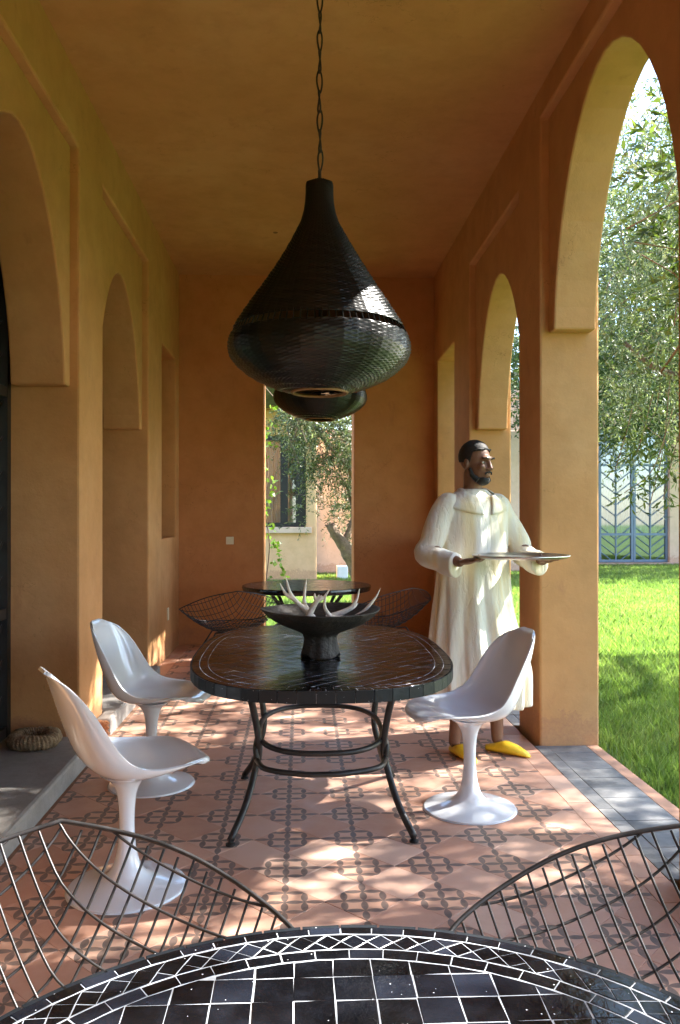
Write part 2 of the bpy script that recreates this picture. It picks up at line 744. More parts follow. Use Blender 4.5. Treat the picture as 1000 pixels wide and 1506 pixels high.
# left house wall
hw_root = tag(empty('house_wall', (XL, 0, 0)), 'ochre plaster house wall with arched doorways and a small window recess', 'wall')
TL = .42
left_bays = [
    dict(y0=3.12, y1=4.82, top=3.52, zs=2.12, zc=3.26),
    dict(y0=5.38, y1=6.98, top=3.52, zs=2.09, zc=3.17),
    dict(y0=1.0, y1=2.6, top=3.52, zs=2.1, zc=3.17),
    dict(y0=-1.1, y1=.5, top=3.52, zs=2.1, zc=3.17),
    dict(y0=7.63, y1=8.48, top=2.97, win=1),
]
relink(comb_wall('wall', XL - TL, XL, left_bays, YF, YB + .25, 4.0, None), hw_root)
for b in left_bays:
    if 'win' in b:
        relink(MB().box(XL - TL, XL - .001, b['y0'] - .01, b['y1'] + .01, -.05, 1.15).build('window_sill', 'plaster', None, bevel=.01), hw_root)
        relink(MB().box(XL - TL - .05, XL - .26, b['y0'] - .01, b['y1'] + .01, 1.15, 2.98).build('recess_back', 'plaster', None), hw_root)
    else:
        relink(arch_panel(None, XL - TL + REC, XL - REC, b), hw_root)


def chevron_bars(mb, y0, y1, z0, z1, x, nrow, t=.012, mid=True, flip=1):
    """chevron lattice in a YZ frame at depth x"""
    ym = (y0 + y1) / 2
    if mid:
        mb.box(x - t, x + t, ym - t, ym + t, z0, z1)
    step = (z1 - z0) / nrow
    rise = (y1 - y0) / 2 * .75 * flip
    for i in range(-3, nrow + 4):
        zc = z0 + step * (i + .5)
        for sgn in (-1, 1):
            a, bb = (ym, zc), (ym + sgn * (y1 - y0) / 2, zc + rise)
            # clip to z range
            t0, t1 = 0.0, 1.0
            dz = bb[1] - a[1]
            lo, hi = (z0 - a[1]) / dz, (z1 - a[1]) / dz
            if lo > hi:
                lo, hi = hi, lo
            t0, t1 = max(t0, lo), min(t1, hi)
            if t1 - t0 < .03:
                continue
            p = Vector((x, a[0] + (bb[0] - a[0]) * t0, a[1] + dz * t0))
            q = Vector((x, a[0] + (bb[0] - a[0]) * t1, a[1] + dz * t1))
            mb.tube([p, q], t * .9, 4)


# lattice doors and concrete thresholds in the left doorways
for k, b in enumerate(left_bays):
    if 'win' in b:
        continue
    xd = XL - TL + .03
    d = MB()
    y0, y1 = b['y0'] + .003, b['y1'] - .003
    ym = (y0 + y1) / 2
    zt = 3.3
    fw = .055
    for (ya, yb_) in ((y0, ym - .004), (ym + .004, y1)):
        d.box(xd - .06, xd - .002, ya, ya + fw, .1, zt).box(xd - .06, xd - .002, yb_ - fw, yb_, .1, zt)
        for z in (.1, .78, 2.05, zt - .06):
            d.box(xd - .055, xd - .006, ya + fw, yb_ - fw, z, z + .06)
    o = relink(d.build('door', 'steel_dark', None), hw_root)
    g = MB()
    for (ya, yb_) in ((y0 + fw, ym - fw), (ym + fw, y1 - fw)):
        for (za, zb, nr) in ((.16, .78, 3), (.84, 2.05, 6), (2.11, zt - .06, 6)):
            chevron_bars(g, ya, yb_, za, zb, xd - .03, nr, .009)
    gl = g.build('lattice', 'steel_dark', None, recalc=False)
    gl.parent = o
    pg = MB().box(xd - .058, xd - .052, y0 + fw, y1 - fw, .16, zt - .06).build('pane', 'window', None)
    pg.parent = o
# dark room behind the doors
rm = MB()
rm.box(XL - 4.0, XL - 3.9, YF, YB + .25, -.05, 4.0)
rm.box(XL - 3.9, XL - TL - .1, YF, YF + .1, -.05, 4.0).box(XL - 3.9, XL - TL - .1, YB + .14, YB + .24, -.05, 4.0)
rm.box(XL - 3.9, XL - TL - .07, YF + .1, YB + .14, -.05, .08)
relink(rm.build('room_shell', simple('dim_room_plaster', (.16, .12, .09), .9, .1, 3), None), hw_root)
for (y0, y1, xf) in ((3.0, 4.78, -1.18), (5.17, 6.97, -1.19), (.95, 2.6, -1.18)):
    s = MB()
    yc0, yc1 = y0, y1
    bay = [b for b in left_bays if b['y0'] - .3 < (y0 + y1) / 2 < b['y1'] + .3][0]
    xo = XL - TL
    pts = [(xf, yc0), (xf, yc1), (XL + .0, yc1), (XL, bay['y1'] - .001), (xo, bay['y1'] - .001), (xo, bay['y0'] + .001), (XL, bay['y0'] + .001), (XL, yc0)]
    if bay['y1'] - .001 > yc1:
        pts = [(xf, yc0), (xf, yc1), (xo, yc1), (xo, bay['y0'] + .001), (XL + .001, bay['y0'] + .001), (XL + .001, yc0)]
    s.prism(pts, 'z', -.03, .10)
    relink(s.build('doorstep', 'concrete', None, bevel=.018), hw_root)
# broken end of the second step
ck = MB()
for i in range(9):
    c = (-1.2 - .012 * (i % 3) - .004, 5.158 + .006 * (i % 2), .012 + .009 * i)
    ck.ell((c[0] + random.uniform(-.03, .01), c[1], min(c[2], .08)), (.03, .012, .016), 8, 6)
relink(ck.build('broken_edge', 'brick', None), hw_root)
# socket plate
sp = at(249, 902, 8.0)
tz = 1.38 - (902 - 756) / 1200 * 7.94
so = relink(MB().box(XL - .002, XL + .008, 7.92, 8.0, tz - .06, tz + .06).build('socket_plate', 'plate', None, bevel=.003), hw_root)

# end wall with doorway
ew_root = tag(empty('end_wall', (0, YB, 0)), 'rust orange end wall with a tall doorway to the garden', 'wall')
DX0, DX1 = at(388, 756, YB).x, at(520.5, 756, YB).x
pts = [(XL - .02, -.05), (DX0, -.05), (DX0, 3.0), (DX1, 3.0), (DX1, -.05), (XR + .02, -.05), (XR + .02, 4.0), (XL - .02, 4.0)]
relink(MB().prism(pts, 'y', YB, YB + .42).build('wall', 'plaster_rust', None, bevel=.012), ew_root)
s = at(338, 795, YB)
sw = relink(MB().box(s.x - .04, s.x + .04, YB - .01, YB + .002, s.z - .04, s.z + .04).build('switch_plate', 'plate', None, bevel=.003), ew_root)
relink(MB().box(s.x - .022, s.x + .022, YB - .013, YB - .009, s.z - .022, s.z + .022).build('rocker', 'plate', None, bevel=.002), ew_root)
# wall behind the camera, with the same doorway
bw_root = tag(empty('rear_wall', (0, YF, 0)), 'ochre end wall closing the loggia behind the round table', 'wall')
relink(MB().prism(pts, 'y', YF - .25, YF).build('wall', 'plaster', None), bw_root)

ceil = MB().box(XL - 4.1, XR + TH + .12, YF - .3, YB + .3, ZC, ZC + .3).build('ceiling', 'plaster')
tag(ceil, 'brown ochre plaster ceiling over the loggia', 'ceiling')
# flush ceiling stain and hook marks
for (px, py, r, nm) in ((405, 342, .022, 'ceiling_stain'),):
    d = ray(px, py)
    t = (ZC - CAM_H) / d.z
    c = Vector((0, 0, CAM_H)) + d * t
    MB().lathe([(0, -.004), (r * .8, -.004), (r, 0)], 14, (0, 0, 0)).build('plaster_patch', simple('grey_filler', (.22, .12, .06), .9), ceil, loc=c)

# ------------------------------------------------------------------ floor
floor = MB().box(XL - .02, 1.385, YF, YB, -.10, -.004).build('floor', 'mortar')
floor['kind'] = 'structure'
A = .1414 / 2
TX, TY = .224, 2.908
FX0, FX1 = XL + .13, 1.27


def tile_mesh(poly, th=.012, ch=.0015, name='tile', cx=0, cy=0, dz=0):
    """prism with chamfered top; UV = plan position in units of A"""
    n = len(poly)
    gx, gy = sum(p[0] for p in poly) / n, sum(p[1] for p in poly) / n

    def inset(p):
        dx, dy = p[0] - gx, p[1] - gy
        l = math.hypot(dx, dy) or 1
        return (p[0] - dx / l * ch, p[1] - dy / l * ch)
    top = [inset(p) for p in poly]
    v = [(p[0], p[1], -th) for p in poly] + [(p[0], p[1], -ch * .6) for p in poly] + [(p[0], p[1], 0) for p in top]
    f = [tuple(range(2 * n, 3 * n))]
    for i in range(n):
        j = (i + 1) % n
        f.append((i, j, n + j, n + i))
        f.append((n + i, n + j, 2 * n + j, 2 * n + i))
    me = bpy.data.meshes.new(name)
    me.from_pydata(v, [], f)
    uvl = me.uv_layers.new(name='UVMap')
    co = np.array([(q[0] / A, q[1] / A) for q in v], dtype=np.float32)
    li = np.zeros(len(me.loops), dtype=np.int32)
    me.loops.foreach_get('vertex_index', li)
    uvl.data.foreach_set('uv', co[li].ravel())
    return me


def ccw(poly):
    a = sum(poly[i][0] * poly[(i + 1) % len(poly)][1] - poly[(i + 1) % len(poly)][0] * poly[i][1] for i in range(len(poly)))
    return poly if a > 0 else poly[::-1]


g = .0007
dia = [(0, -2 * A + g), (2 * A - g, 0), (0, 2 * A - g), (-2 * A + g, 0)]
full = {}
for nm, mt in (('patterned_tile', 'tile_motif'), ('plain_tile', 'tile_plain')):
    me = tile_mesh(dia, name=nm)
    me.materials.append(M[mt])
    full[nm] = me
rest = {'patterned_tile': [], 'plain_tile': []}
for i in range(-9, 10):
    for j in range(-26, 24):
        for nm, off in (('patterned_tile', 0), ('plain_tile', 2 * A)):
            cx, cyy = TX + i * 4 * A + off, TY + j * 4 * A + off
            if cx < FX0 - 2 * A or cx > FX1 + 2 * A or cyy < YF - .1 or cyy > YB + .1:
                continue
            poly = [(p[0] + cx, p[1] + cyy) for p in dia]
            whole = cx - 2 * A > FX0 and cx + 2 * A < FX1 and cyy + 2 * A < YB and cyy - 2 * A > YF
            if not whole:
                for (a, b, c) in ((-1, 0, -FX0 - .001), (1, 0, FX1 - .001), (0, 1, YB - .002), (0, -1, -YF - .002)):
                    if poly:
                        poly = clip_poly(poly, a, b, c)
                if len(poly) < 3 or area(poly) < 2e-4:
                    continue
            loc = [(p[0] - cx, p[1] - cyy) for p in poly]
            if cyy < 1.5:
                rest[nm].append((loc, cx, cyy))
                continue
            if whole:
                me = full[nm]
            else:
                me = tile_mesh(ccw(loc), name=nm)
                me.materials.append(M['tile_motif' if nm == 'patterned_tile' else 'tile_plain'])
            o = bpy.data.objects.new(nm, me)
            COL.objects.link(o)
            o.parent = floor
            o.location = (cx, cyy, random.uniform(-.0006, .0006))
            o.rotation_euler = (random.uniform(-.002, .002), random.uniform(-.002, .002), 0)
for nm, lst in rest.items():
    vv, ff, uu = [], [], []
    for loc, cx, cyy in lst:
        o = len(vv)
        vv += [(p[0] + cx, p[1] + cyy, 0) for p in loc]
        uu += [(p[0] / A, p[1] / A) for p in loc]
        ff.append(tuple(range(o, o + len(loc))))
    me = bpy.data.meshes.new('tile_field')
    me.from_pydata(vv, [], ff)
    uvl = me.uv_layers.new(name='UVMap')
    li = np.zeros(len(me.loops), dtype=np.int32)
    me.loops.foreach_get('vertex_index', li)
    uvl.data.foreach_set('uv', np.array(uu, dtype=np.float32)[li].ravel())
    o = link('tile_field', me, 'tile_motif' if nm == 'patterned_tile' else 'tile_plain', floor)
    o['kind'] = 'stuff'


def rect_tiles(nm, mat, x0, x1, y0, y1, step, parent, g=.0012, zj=.0008, z=0, jit=.0):
    n = max(1, round((y1 - y0) / step))
    st = (y1 - y0) / n
    hx, hy = (x1 - x0) / 2 - g, st / 2 - g
    me = tile_mesh([(-hx, -hy), (hx, -hy), (hx, hy), (-hx, hy)], name=nm)
    me.materials.append(M[mat])
    for k in range(n):
        o = bpy.data.objects.new(nm, me)
        COL.objects.link(o)
        o.parent = parent
        o.location = ((x0 + x1) / 2, y0 + st * (k + .5), z + random.uniform(-zj, zj))
        o.rotation_euler = (random.uniform(-jit, jit), random.uniform(-jit, jit), 0)


rect_tiles('border_tile', 'tile_plain', FX1, 1.385, YF, YB, .2, floor)
rect_tiles('border_tile', 'tile_plain', XL, FX0, 6.98, YB, .2, floor)
rect_tiles('border_tile', 'tile_plain', XL, FX0, 4.79, 5.15, .2, floor)
rect_tiles('border_tile', 'tile_plain', XL, FX0, 2.61, 2.99, .2, floor)
rect_tiles('border_tile', 'tile_plain', XL, FX0, YF, .94, .25, floor)
thr = MB()
for b in right_bays:
    if 'win' in b:
        continue
    thr.box(1.386, 1.768, b['y0'], b['y1'], -.25, -.004)
o = thr.build('threshold_bed', 'mortar', floor)
for b in right_bays:
    if 'win' in b:
        continue
    rect_tiles('slate_tile', 'slate', 1.386, 1.462, b['y0'], b['y1'], .145, floor, .0016, .0012, 0, .004)
    rect_tiles('slate_tile', 'slate', 1.462, 1.697, b['y0'], b['y1'], .145, floor, .0016, .0012, 0, .004)
    rect_tiles('edge_tile', 'terracotta_edge', 1.697, 1.768, b['y0'], b['y1'], .6, floor, .001)
rect_tiles('doorway_tile', 'tile_plain', DX0 + .002, DX1 - .002, YB, YB + .42, .14, floor)
MB().box(DX0 + .001, DX1 - .001, YB, YB + .42, -.2, -.006).build('doorway_bed', 'mortar', floor)

# ------------------------------------------------------------------ ground
me = MB().add([(-150, -60, -.07), (150, -60, -.07), (150, 240, -.07), (-150, 240, -.07)], [(0, 1, 2, 3)])
ground = me.build('lawn_ground', 'soil', recalc=False)
ground['kind'] = 'structure'


def set_rnd(me, vals):
    a = me.attributes.new('rnd', 'FLOAT', 'FACE')
    a.data.foreach_set('value', np.asarray(vals, dtype=np.float32))


def np_mesh(name, V, Fq):
    """V (n,3), Fq (m,k) faces of equal size"""
    me = bpy.data.meshes.new(name)
    k = Fq.shape[1]
    me.vertices.add(len(V))
    me.vertices.foreach_set('co', V.astype(np.float32).ravel())
    me.loops.add(Fq.size)
    me.loops.foreach_set('vertex_index', Fq.astype(np.int32).ravel())
    me.polygons.add(len(Fq))
    me.polygons.foreach_set('loop_start', np.arange(0, Fq.size, k, dtype=np.int32))
    me.polygons.foreach_set('loop_total', np.full(len(Fq), k, dtype=np.int32))
    me.update(calc_edges=True)
    return me


def grass(name, P, h, wdt, label):
    n = len(P)
    az = RNG.uniform(0, 2 * PI, n)
    lean = RNG.uniform(.1, .75, n)
    la = RNG.uniform(0, 2 * PI, n)
    hh = h * RNG.uniform(.5, 1.25, n)
    sx, sy = np.cos(az) * wdt, np.sin(az) * wdt
    mx, my = np.cos(la) * lean * hh, np.sin(la) * lean * hh
    z0 = np.full(n, -.072)
    b1 = np.stack([P[:, 0] - sx, P[:, 1] - sy, z0], 1)
    b2 = np.stack([P[:, 0] + sx, P[:, 1] + sy, z0], 1)
    m1 = np.stack([P[:, 0] - sx * .8 + mx * .3, P[:, 1] - sy * .8 + my * .3, z0 + hh * .55], 1)
    m2 = np.stack([P[:, 0] + sx * .8 + mx * .3, P[:, 1] + sy * .8 + my * .3, z0 + hh * .55], 1)
    t = np.stack([P[:, 0] + mx, P[:, 1] + my, z0 + hh], 1)
    V = np.stack([b1, b2, m2, t, m1], 1).reshape(-1, 3)
    i = np.arange(n)[:, None] * 5
    Fq = np.concatenate([i, i + 1, i + 2, i + 3, i + 4], 1)
    me = np_mesh(name, V, Fq)
    patch = .5 + .5 * np.sin(P[:, 0] * 2.3 + 1.7 * np.sin(P[:, 1] * 1.9)) * np.cos(P[:, 1] * 1.4 + P[:, 0])
    set_rnd(me, np.clip(RNG.uniform(0, .8, n) + .3 * (patch - .5), 0, 1))
    o = link(name, me, 'grass')
    tag(o, label, 'grass', kind='stuff')
    return o


pts_ = []
for (ya, yb_, ra, rb, nb) in ((3.0, 5.0, .30, .75, 26000), (5.0, 8.5, .22, .68, 52000), (8.5, 14, .2, .62, 60000), (14, 22, .2, .58, 60000)):
    Y = RNG.uniform(ya, yb_, nb)
    X = RNG.uniform(ra, rb, nb) * Y
    keep = (X > 1.785) & ((X > 1.9) | (RNG.uniform(0, 1, nb) < .55))
    pts_.append(np.stack([X[keep], Y[keep]], 1))
Pn = np.concatenate(pts_)
fsc = np.clip(Pn[:, 1] / 6, .8, 3)
grass('lawn_grass', Pn, .085 * np.clip(fsc, 1, 1.2), .0030 * fsc, 'bright green lawn grass outside the arches')
Y = RNG.uniform(9.13, 20, 60000)
X = RNG.uniform(-.16, .18, 60000) * Y
Pn = np.stack([X, Y], 1)
grass('garden_grass', Pn, .08, .0045 * np.clip(Y / 9, 1, 2), 'short green grass beyond the end doorway')

# ------------------------------------------------------------------ trees
def leaves(name, C, D, L, nper, leaf, wid, mat, parent, droop=.35, lw=None):
    """C twig bases (n,3), D twig directions, L lengths; nper leaves on each twig"""
    n = len(C)
    D = D / np.linalg.norm(D, axis=1, keepdims=True)
    t = (np.arange(nper) + .5) / nper
    base = C[:, None, :] + D[:, None, :] * (L[:, None, None] * t[None, :, None])
    base[:, :, 2] -= droop * (L[:, None] * t[None, :] ** 2)
    rnd = RNG.normal(size=(n, nper, 3))
    ld = D[:, None, :] * .7 + rnd * .62
    ld[:, :, 2] -= .12
    ld /= np.linalg.norm(ld, axis=2, keepdims=True)
    sd = np.cross(ld, RNG.normal(size=(n, nper, 3)))
    sd /= np.linalg.norm(sd, axis=2, keepdims=True) + 1e-9
    ll = leaf * RNG.uniform(.65, 1.25, (n, nper, 1))
    ww = wid * RNG.uniform(.7, 1.2, (n, nper, 1))
    nn = np.cross(ld, sd)
    mid = base + ld * ll * .45 + nn * ll * .04
    a, b, c, d = base, mid + sd * ww, base + ld * ll, mid - sd * ww
    V = np.stack([a, b, c, d], 2).reshape(-1, 3)
    m = n * nper
    i = np.arange(m)[:, None] * 4
    Fq = np.concatenate([i, i + 1, i + 2, i + 3], 1)
    me = np_mesh(name, V, Fq)
    tw = np.repeat(RNG.uniform(-.25, .25, n), nper)
    set_rnd(me, np.clip(RNG.uniform(.0, 1.0, m) + tw, 0, 1))
    return link(name, me, mat, parent)


def twigs_in(ells, n, hollow=.45):
    """random twig bases inside ellipsoids (c, r), more near the shell; outward directions"""
    wts = np.array([e[1][0] * e[1][1] * e[1][2] for e in ells])
    wts = wts ** .8
    idx = RNG.choice(len(ells), n, p=wts / wts.sum())
    u = RNG.normal(size=(n, 3))
    u /= np.linalg.norm(u, axis=1, keepdims=True)
    rr = RNG.uniform(hollow ** 2, 1, n) ** .5
    c = np.array([e[0] for e in ells])[idx]
    r = np.array([e[1] for e in ells])[idx]
    P = c + u * rr[:, None] * r
    D = u * .8 + RNG.normal(size=(n, 3)) * .5
    return P, D


def tree(name, label, base, trunk, limbs, ells, ntw, nper, leaf, wid, mat='olive', group=None, twig_len=(.25, .5), trunk_r=.14, droop=.35, extra=None):
    root = tag(empty(name, base), label, 'tree', group)
    B = Vector(base)
    tb = MB()
    tp = spline(trunk, 5)
    k = len(tp)
    tb.tube([p - B for p in tp], [trunk_r * (1.25 if i == 0 else 1) * (1 - .55 * i / (k - 1)) * random.uniform(.9, 1.1) for i in range(k)], 12)
    for lm in limbs:
        lp = spline(lm['p'], 5)
        kk = len(lp)
        tb.tube([p - B for p in lp], [lm['r'] * (1 - .75 * i / (kk - 1)) * random.uniform(.9, 1.1) for i in range(kk)], 8)
    tb.build('trunk', 'bark', root, smooth=True)
    P, D = twigs_in(ells, ntw)
    # fine branches to the clumps
    fb = MB()
    sel = RNG.choice(ntw, min(ntw, 260), replace=False)
    for i in sel:
        e = Vector(P[i]) - B
        e0 = e - Vector(D[i]) * random.uniform(.3, .7)
        mid = (e + e0) / 2 + Vector((random.uniform(-.08, .08), random.uniform(-.08, .08), random.uniform(-.05, .08)))
        fb.tube([e0, mid, e], [.006, .0045, .003], 4, cap=False)
    tag(fb.build('branches', 'bark', root, recalc=False), kind='stuff')
    L = RNG.uniform(twig_len[0], twig_len[1], ntw)
    leaves('crown', P - np.array(base), D, L, nper, leaf, wid, mat, root, droop)
    return root


# the olive tree that shades the arcade (its trunk stands out of view to the right)
tree('olive_tree', 'olive tree with drooping grey green foliage close outside the large arch', (5.6, 8.0, -.07),
     [(5.6, 8.0, -.1), (5.5, 8.05, 1.0), (5.25, 8.2, 1.9), (5.0, 8.4, 2.6)],
     [dict(p=[(5.2, 8.25, 2.0), (4.6, 8.7, 2.75), (4.1, 9.1, 3.0), (3.7, 9.2, 3.35)], r=.085),
      dict(p=[(5.1, 8.35, 2.3), (4.9, 8.2, 3.4), (4.5, 8.3, 4.6), (4.3, 8.4, 5.6)], r=.075),
      dict(p=[(5.3, 8.1, 2.0), (6.2, 7.2, 3.0), (6.6, 6.6, 4.2)], r=.08),
      dict(p=[(5.2, 8.2, 2.2), (5.6, 9.0, 3.6), (5.5, 9.6, 5.0)], r=.07),
      dict(p=[(5.0, 8.4, 2.5), (4.0, 7.2, 3.6), (3.3, 6.2, 4.2)], r=.06)],
     [((4.6, 8.9, 4.1), (1.3, 1.4, 1.3)), ((5.4, 7.6, 4.8), (1.7, 1.6, 1.5)), ((3.7, 9.0, 3.3), (.75, .9, .85)), ((6.4, 6.6, 4.2), (1.4, 1.5, 1.3)),
      ((5.2, 9.7, 4.9), (1.4, 1.2, 1.2)), ((3.7, 6.9, 4.5), (.9, 1.1, .8)), ((6.5, 5.0, 3.9), (1.3, 1.3, 1.1)), ((7.0, 6.2, 5.6), (1.2, 1.4, .9)),
      ((4.0, 8.9, 2.5), (.45, .6, .55)), ((4.3, 10.2, 5.6), (1.0, 1.0, 1.1)), ((4.4, 10.3, 3.6), (.8, .8, .9)), ((6.2, 4.0, 3.4), (1.0, 1.0, .8)), ((7.9, 7.5, 4.6), (1.4, 1.2, 1.1)), ((8.3, 5.9, 4.8), (1.3, 1.4, 1.0))],
     6800, 17, .075, .010, 'olive', twig_len=(.28, .6))
# near overhanging spray of broader dark leaves
tree('laurel_tree', 'dark leaved laurel branch hanging beside the crown of the large arch', (5.2, 3.6, -.07),
     [(5.2, 3.6, -.1), (5.0, 3.8, 1.5), (4.6, 4.1, 2.9), (4.2, 4.6, 3.9)],
     [dict(p=[(4.4, 4.3, 3.4), (3.6, 5.2, 3.9), (3.0, 5.9, 4.2)], r=.05),
      dict(p=[(4.2, 4.6, 3.8), (3.6, 6.0, 3.6), (3.1, 6.9, 2.6)], r=.04)],
     [((2.85, 5.9, 3.95), (.35, .5, .5)), ((3.1, 6.2, 3.3), (.3, .4, .45)), ((3.9, 4.9, 4.3), (.8, .8, .6)), ((4.8, 3.9, 4.2), (1.0, .9, .7)), ((5.5, 4.1, 4.9), (1.2, 1.1, .9)), ((4.6, 3.2, 3.6), (.7, .8, .6)), ((4.0, 4.4, 4.7), (.8, .7, .55)), ((4.8, 4.6, 5.4), (.9, .7, .6))],
     1350, 13, .105, .016, 'olive_dark', twig_len=(.2, .42), trunk_r=.1)
tree('olive_tree', 'olive tree shading the arches beside the mosaic tiled round table', (6.9, 1.6, -.07),
     [(6.9, 1.6, -.1), (6.8, 1.7, 1.0), (6.5, 1.8, 2.0), (6.3, 2.0, 2.8)],
     [dict(p=[(6.5, 1.8, 2.0), (5.6, 2.4, 3.3), (5.0, 2.9, 4.2)], r=.08), dict(p=[(6.4, 1.9, 2.4), (6.5, 1.0, 3.6), (6.2, .2, 4.4)], r=.08), dict(p=[(6.3, 2, 2.7), (6.9, 2.8, 4.0)], r=.07)],
     [((5.6, 2.3, 4.2), (1.5, 1.4, 1.3)), ((6.4, .6, 4.3), (1.5, 1.5, 1.3)), ((6.9, 2.6, 4.3), (1.3, 1.4, 1.2)), ((6.2, -.9, 3.9), (1.2, 1.2, 1.0)), ((5.3, .9, 3.4), (1.0, 1.2, .8))],
     3400, 17, .075, .010, 'olive', twig_len=(.28, .6))
# low hanging spray of the olive in front of the glazed doors
sp_root = tag(empty('hanging_branch', (3.3, 7.3, 2.3)), 'thin leafy branch hanging low in front of the blue glazed doors', 'branch')
hb = MB()
hc, hd = [], []
for (a, b, c) in (((985, 560), (975, 660), (955, 745)), ((990, 600), (960, 690), (918, 725)), ((998, 640), (985, 690), (975, 735)), ((930, 600), (920, 640), (905, 690)), ((960, 580), (945, 640), (935, 670))):
    Yq = 7.3 + random.uniform(-.3, .3)
    pp = spline([at(*a, Yq), at(*b, Yq), at(*c, Yq)], 8)
    hb.tube([p - sp_root.location for p in pp], .004, 5, cap=False)
    for p in pp[4:]:
        hc.append(p - sp_root.location)
        hd.append((random.uniform(-1, 1), random.uniform(-1, 1), random.uniform(-1, .1)))
hb.build('twig', 'bark', sp_root, recalc=False)
leaves('foliage', np.array(hc), np.array(hd, dtype=float), np.full(len(hc), .15), 6, .085, .011, 'olive_dark', sp_root, .3)

# trees further out over the lawn
tree('garden_tree', 'dense green tree standing on the far lawn before the glazed building', (9.4, 18.0, -.07),
     [(9.4, 18, -.1), (9.3, 18, 1.6), (9.0, 17.9, 3.0)],
     [dict(p=[(9.1, 18, 2.4), (8.2, 17.7, 4.0), (7.4, 17.5, 5.2)], r=.12), dict(p=[(9.0, 18, 2.8), (9.5, 18.2, 5)], r=.11)],
     [((8.2, 17.8, 4.4), (1.9, 1.7, 1.5)), ((7.0, 18.0, 4.2), (1.6, 1.4, 1.2)), ((9.6, 18.2, 5.4), (1.8, 1.6, 1.7)), ((7.4, 18.0, 6.1), (1.5, 1.5, 1.1)), ((5.4, 17.6, 4.2), (1.1, 1.2, 1.1)), ((7.2, 18.0, 7.6), (1.5, 1.4, 1.3)), ((8.8, 18.2, 7.4), (1.5, 1.4, 1.2))],
     3300, 15, .13, .022, 'olive_dark', twig_len=(.35, .8))
tree('shade_tree', 'spreading tree beyond the lawn beside the glazed building', (14.0, 19.5, -.07),
     [(14, 19.5, -.1), (13.9, 19.5, 2), (13.6, 19.6, 4)],
     [dict(p=[(13.8, 19.5, 3), (12.6, 19.3, 5)], r=.12), dict(p=[(13.7, 19.6, 3.6), (14.5, 20, 6)], r=.12)],
     [((13.2, 19.6, 5.2), (2.4, 2.4, 1.9)), ((11.6, 20.6, 5.6), (2.0, 1.9, 1.6)), ((15, 20.5, 5.5), (2.2, 2.2, 1.8))],
     1100, 14, .17, .03, 'olive_dark', twig_len=(.4, .9), trunk_r=.2)

for (bx_, by_, hh_, lab) in ((9.5, 29.0, 9.0, 'tall grey green tree rising behind the garden pavilion roof'), (14.5, 31.0, 10.0, 'tall tree behind the pavilion, further from the loggia'), (5.0, 30.0, 8.5, 'tall tree behind the pavilion end nearest the garden house')):
    tree('background_tree', lab, (bx_, by_, -.07),
         [(bx_, by_, -.1), (bx_ + .2, by_, hh_ * .3), (bx_, by_, hh_ * .7)],
         [dict(p=[(bx_, by_, hh_ * .4), (bx_ + 1.2, by_, hh_ * .7)], r=.12), dict(p=[(bx_, by_, hh_ * .45), (bx_ - 1.3, by_, hh_ * .75)], r=.12)],
         [((bx_, by_, hh_ * .75), (2.4, 2.2, 2.0)), ((bx_ + 1.6, by_, hh_ * .62), (1.9, 1.9, 1.6)), ((bx_ - 1.7, by_ - .4, hh_ * .66), (1.9, 1.8, 1.6)), ((bx_ + .3, by_, hh_ * 1.05), (1.8, 1.7, 1.5)), ((bx_ - .4, by_ - .6, hh_ * .5), (2.4, 1.6, 1.4))],
         1500, 14, .20, .035, 'olive', 'trees behind the pavilion', twig_len=(.5, 1.0), trunk_r=.22)

# ------------------------------------------------------------------ glazed garden building across the lawn
GY = 22.3
gb = tag(empty('garden_pavilion', (9.0, GY, 0)), 'pale garden building with grey blue steel glazed doors across the lawn', 'building')
gx0, gx1 = at(832, 756, GY).x, at(985, 756, GY).x
gw = MB().prism([(3.5, -.1), (gx0, -.1), (gx0, 3.75), (gx1, 3.75), (gx1, -.1), (16, -.1), (16, 4.6), (3.5, 4.6)], 'y', GY, GY + .35)
relink(gw.build('wall', 'plaster_pink', None), gb)
relink(MB().box(3.4, 16.1, GY - .1, GY + 4, 4.6, 4.8).box(3.5, 3.7, GY + .35, GY + 4, -.1, 4.6).box(15.8, 16, GY + .35, GY + 4, -.1, 4.6).box(3.5, 16, GY + 3.8, GY + 4, -.1, 4.6).build('roof', 'plaster_pink', None), gb)
relink(MB().box(3.7, 15.8, GY + .36, GY + 3.8, -.1, .0).build('room_floor', 'concrete', None), gb)
relink(MB().box(gx0 - .3, gx1 + .2, GY - .3, GY - .002, -.08, .035).build('doorstep', 'plaster_pink', None), gb)
nleaf = 3
lw = (gx1 - gx0) / nleaf
for k in range(nleaf):
    xa, xb = gx0 + lw * k, gx0 + lw * (k + 1)
    fr = MB()
    f = .065
    yd = GY + .12
    ztr = 2.72
    fr.box(xa + .004, xa + f, yd, yd + .06, .04, 3.745).box(xb - f, xb - .004, yd, yd + .06, .04, 3.745)
    for z in (.04, .78, ztr, 3.68):
        fr.box(xa + f, xb - f, yd + .003, yd + .057, z, z + .065)
    d = relink(fr.build('glazed_door', 'steel_blue', None), gb)
    lt = MB()
    for (za, zb, nr) in ((.105, .78, 3), (.845, ztr, 6), (ztr + .065, 3.68, 3)):
        sub = MB()
        chevron_bars(sub, xa + f, xb - f, za, zb, 0, nr, .015)
        lt.add([(q[1], yd + .03 + q[0], q[2]) for q in sub.v], sub.f)
    o = lt.build('lattice', 'steel_blue', None, recalc=False)
    o.parent = d
    for (za, zb) in ((.105, .78), (.845, ztr), (ztr + .065, 3.68)):
        o = MB().box(xa + f, xb - f, yd + .046, yd + .05, za, zb).build('pane', 'window', None)
        o.parent = d
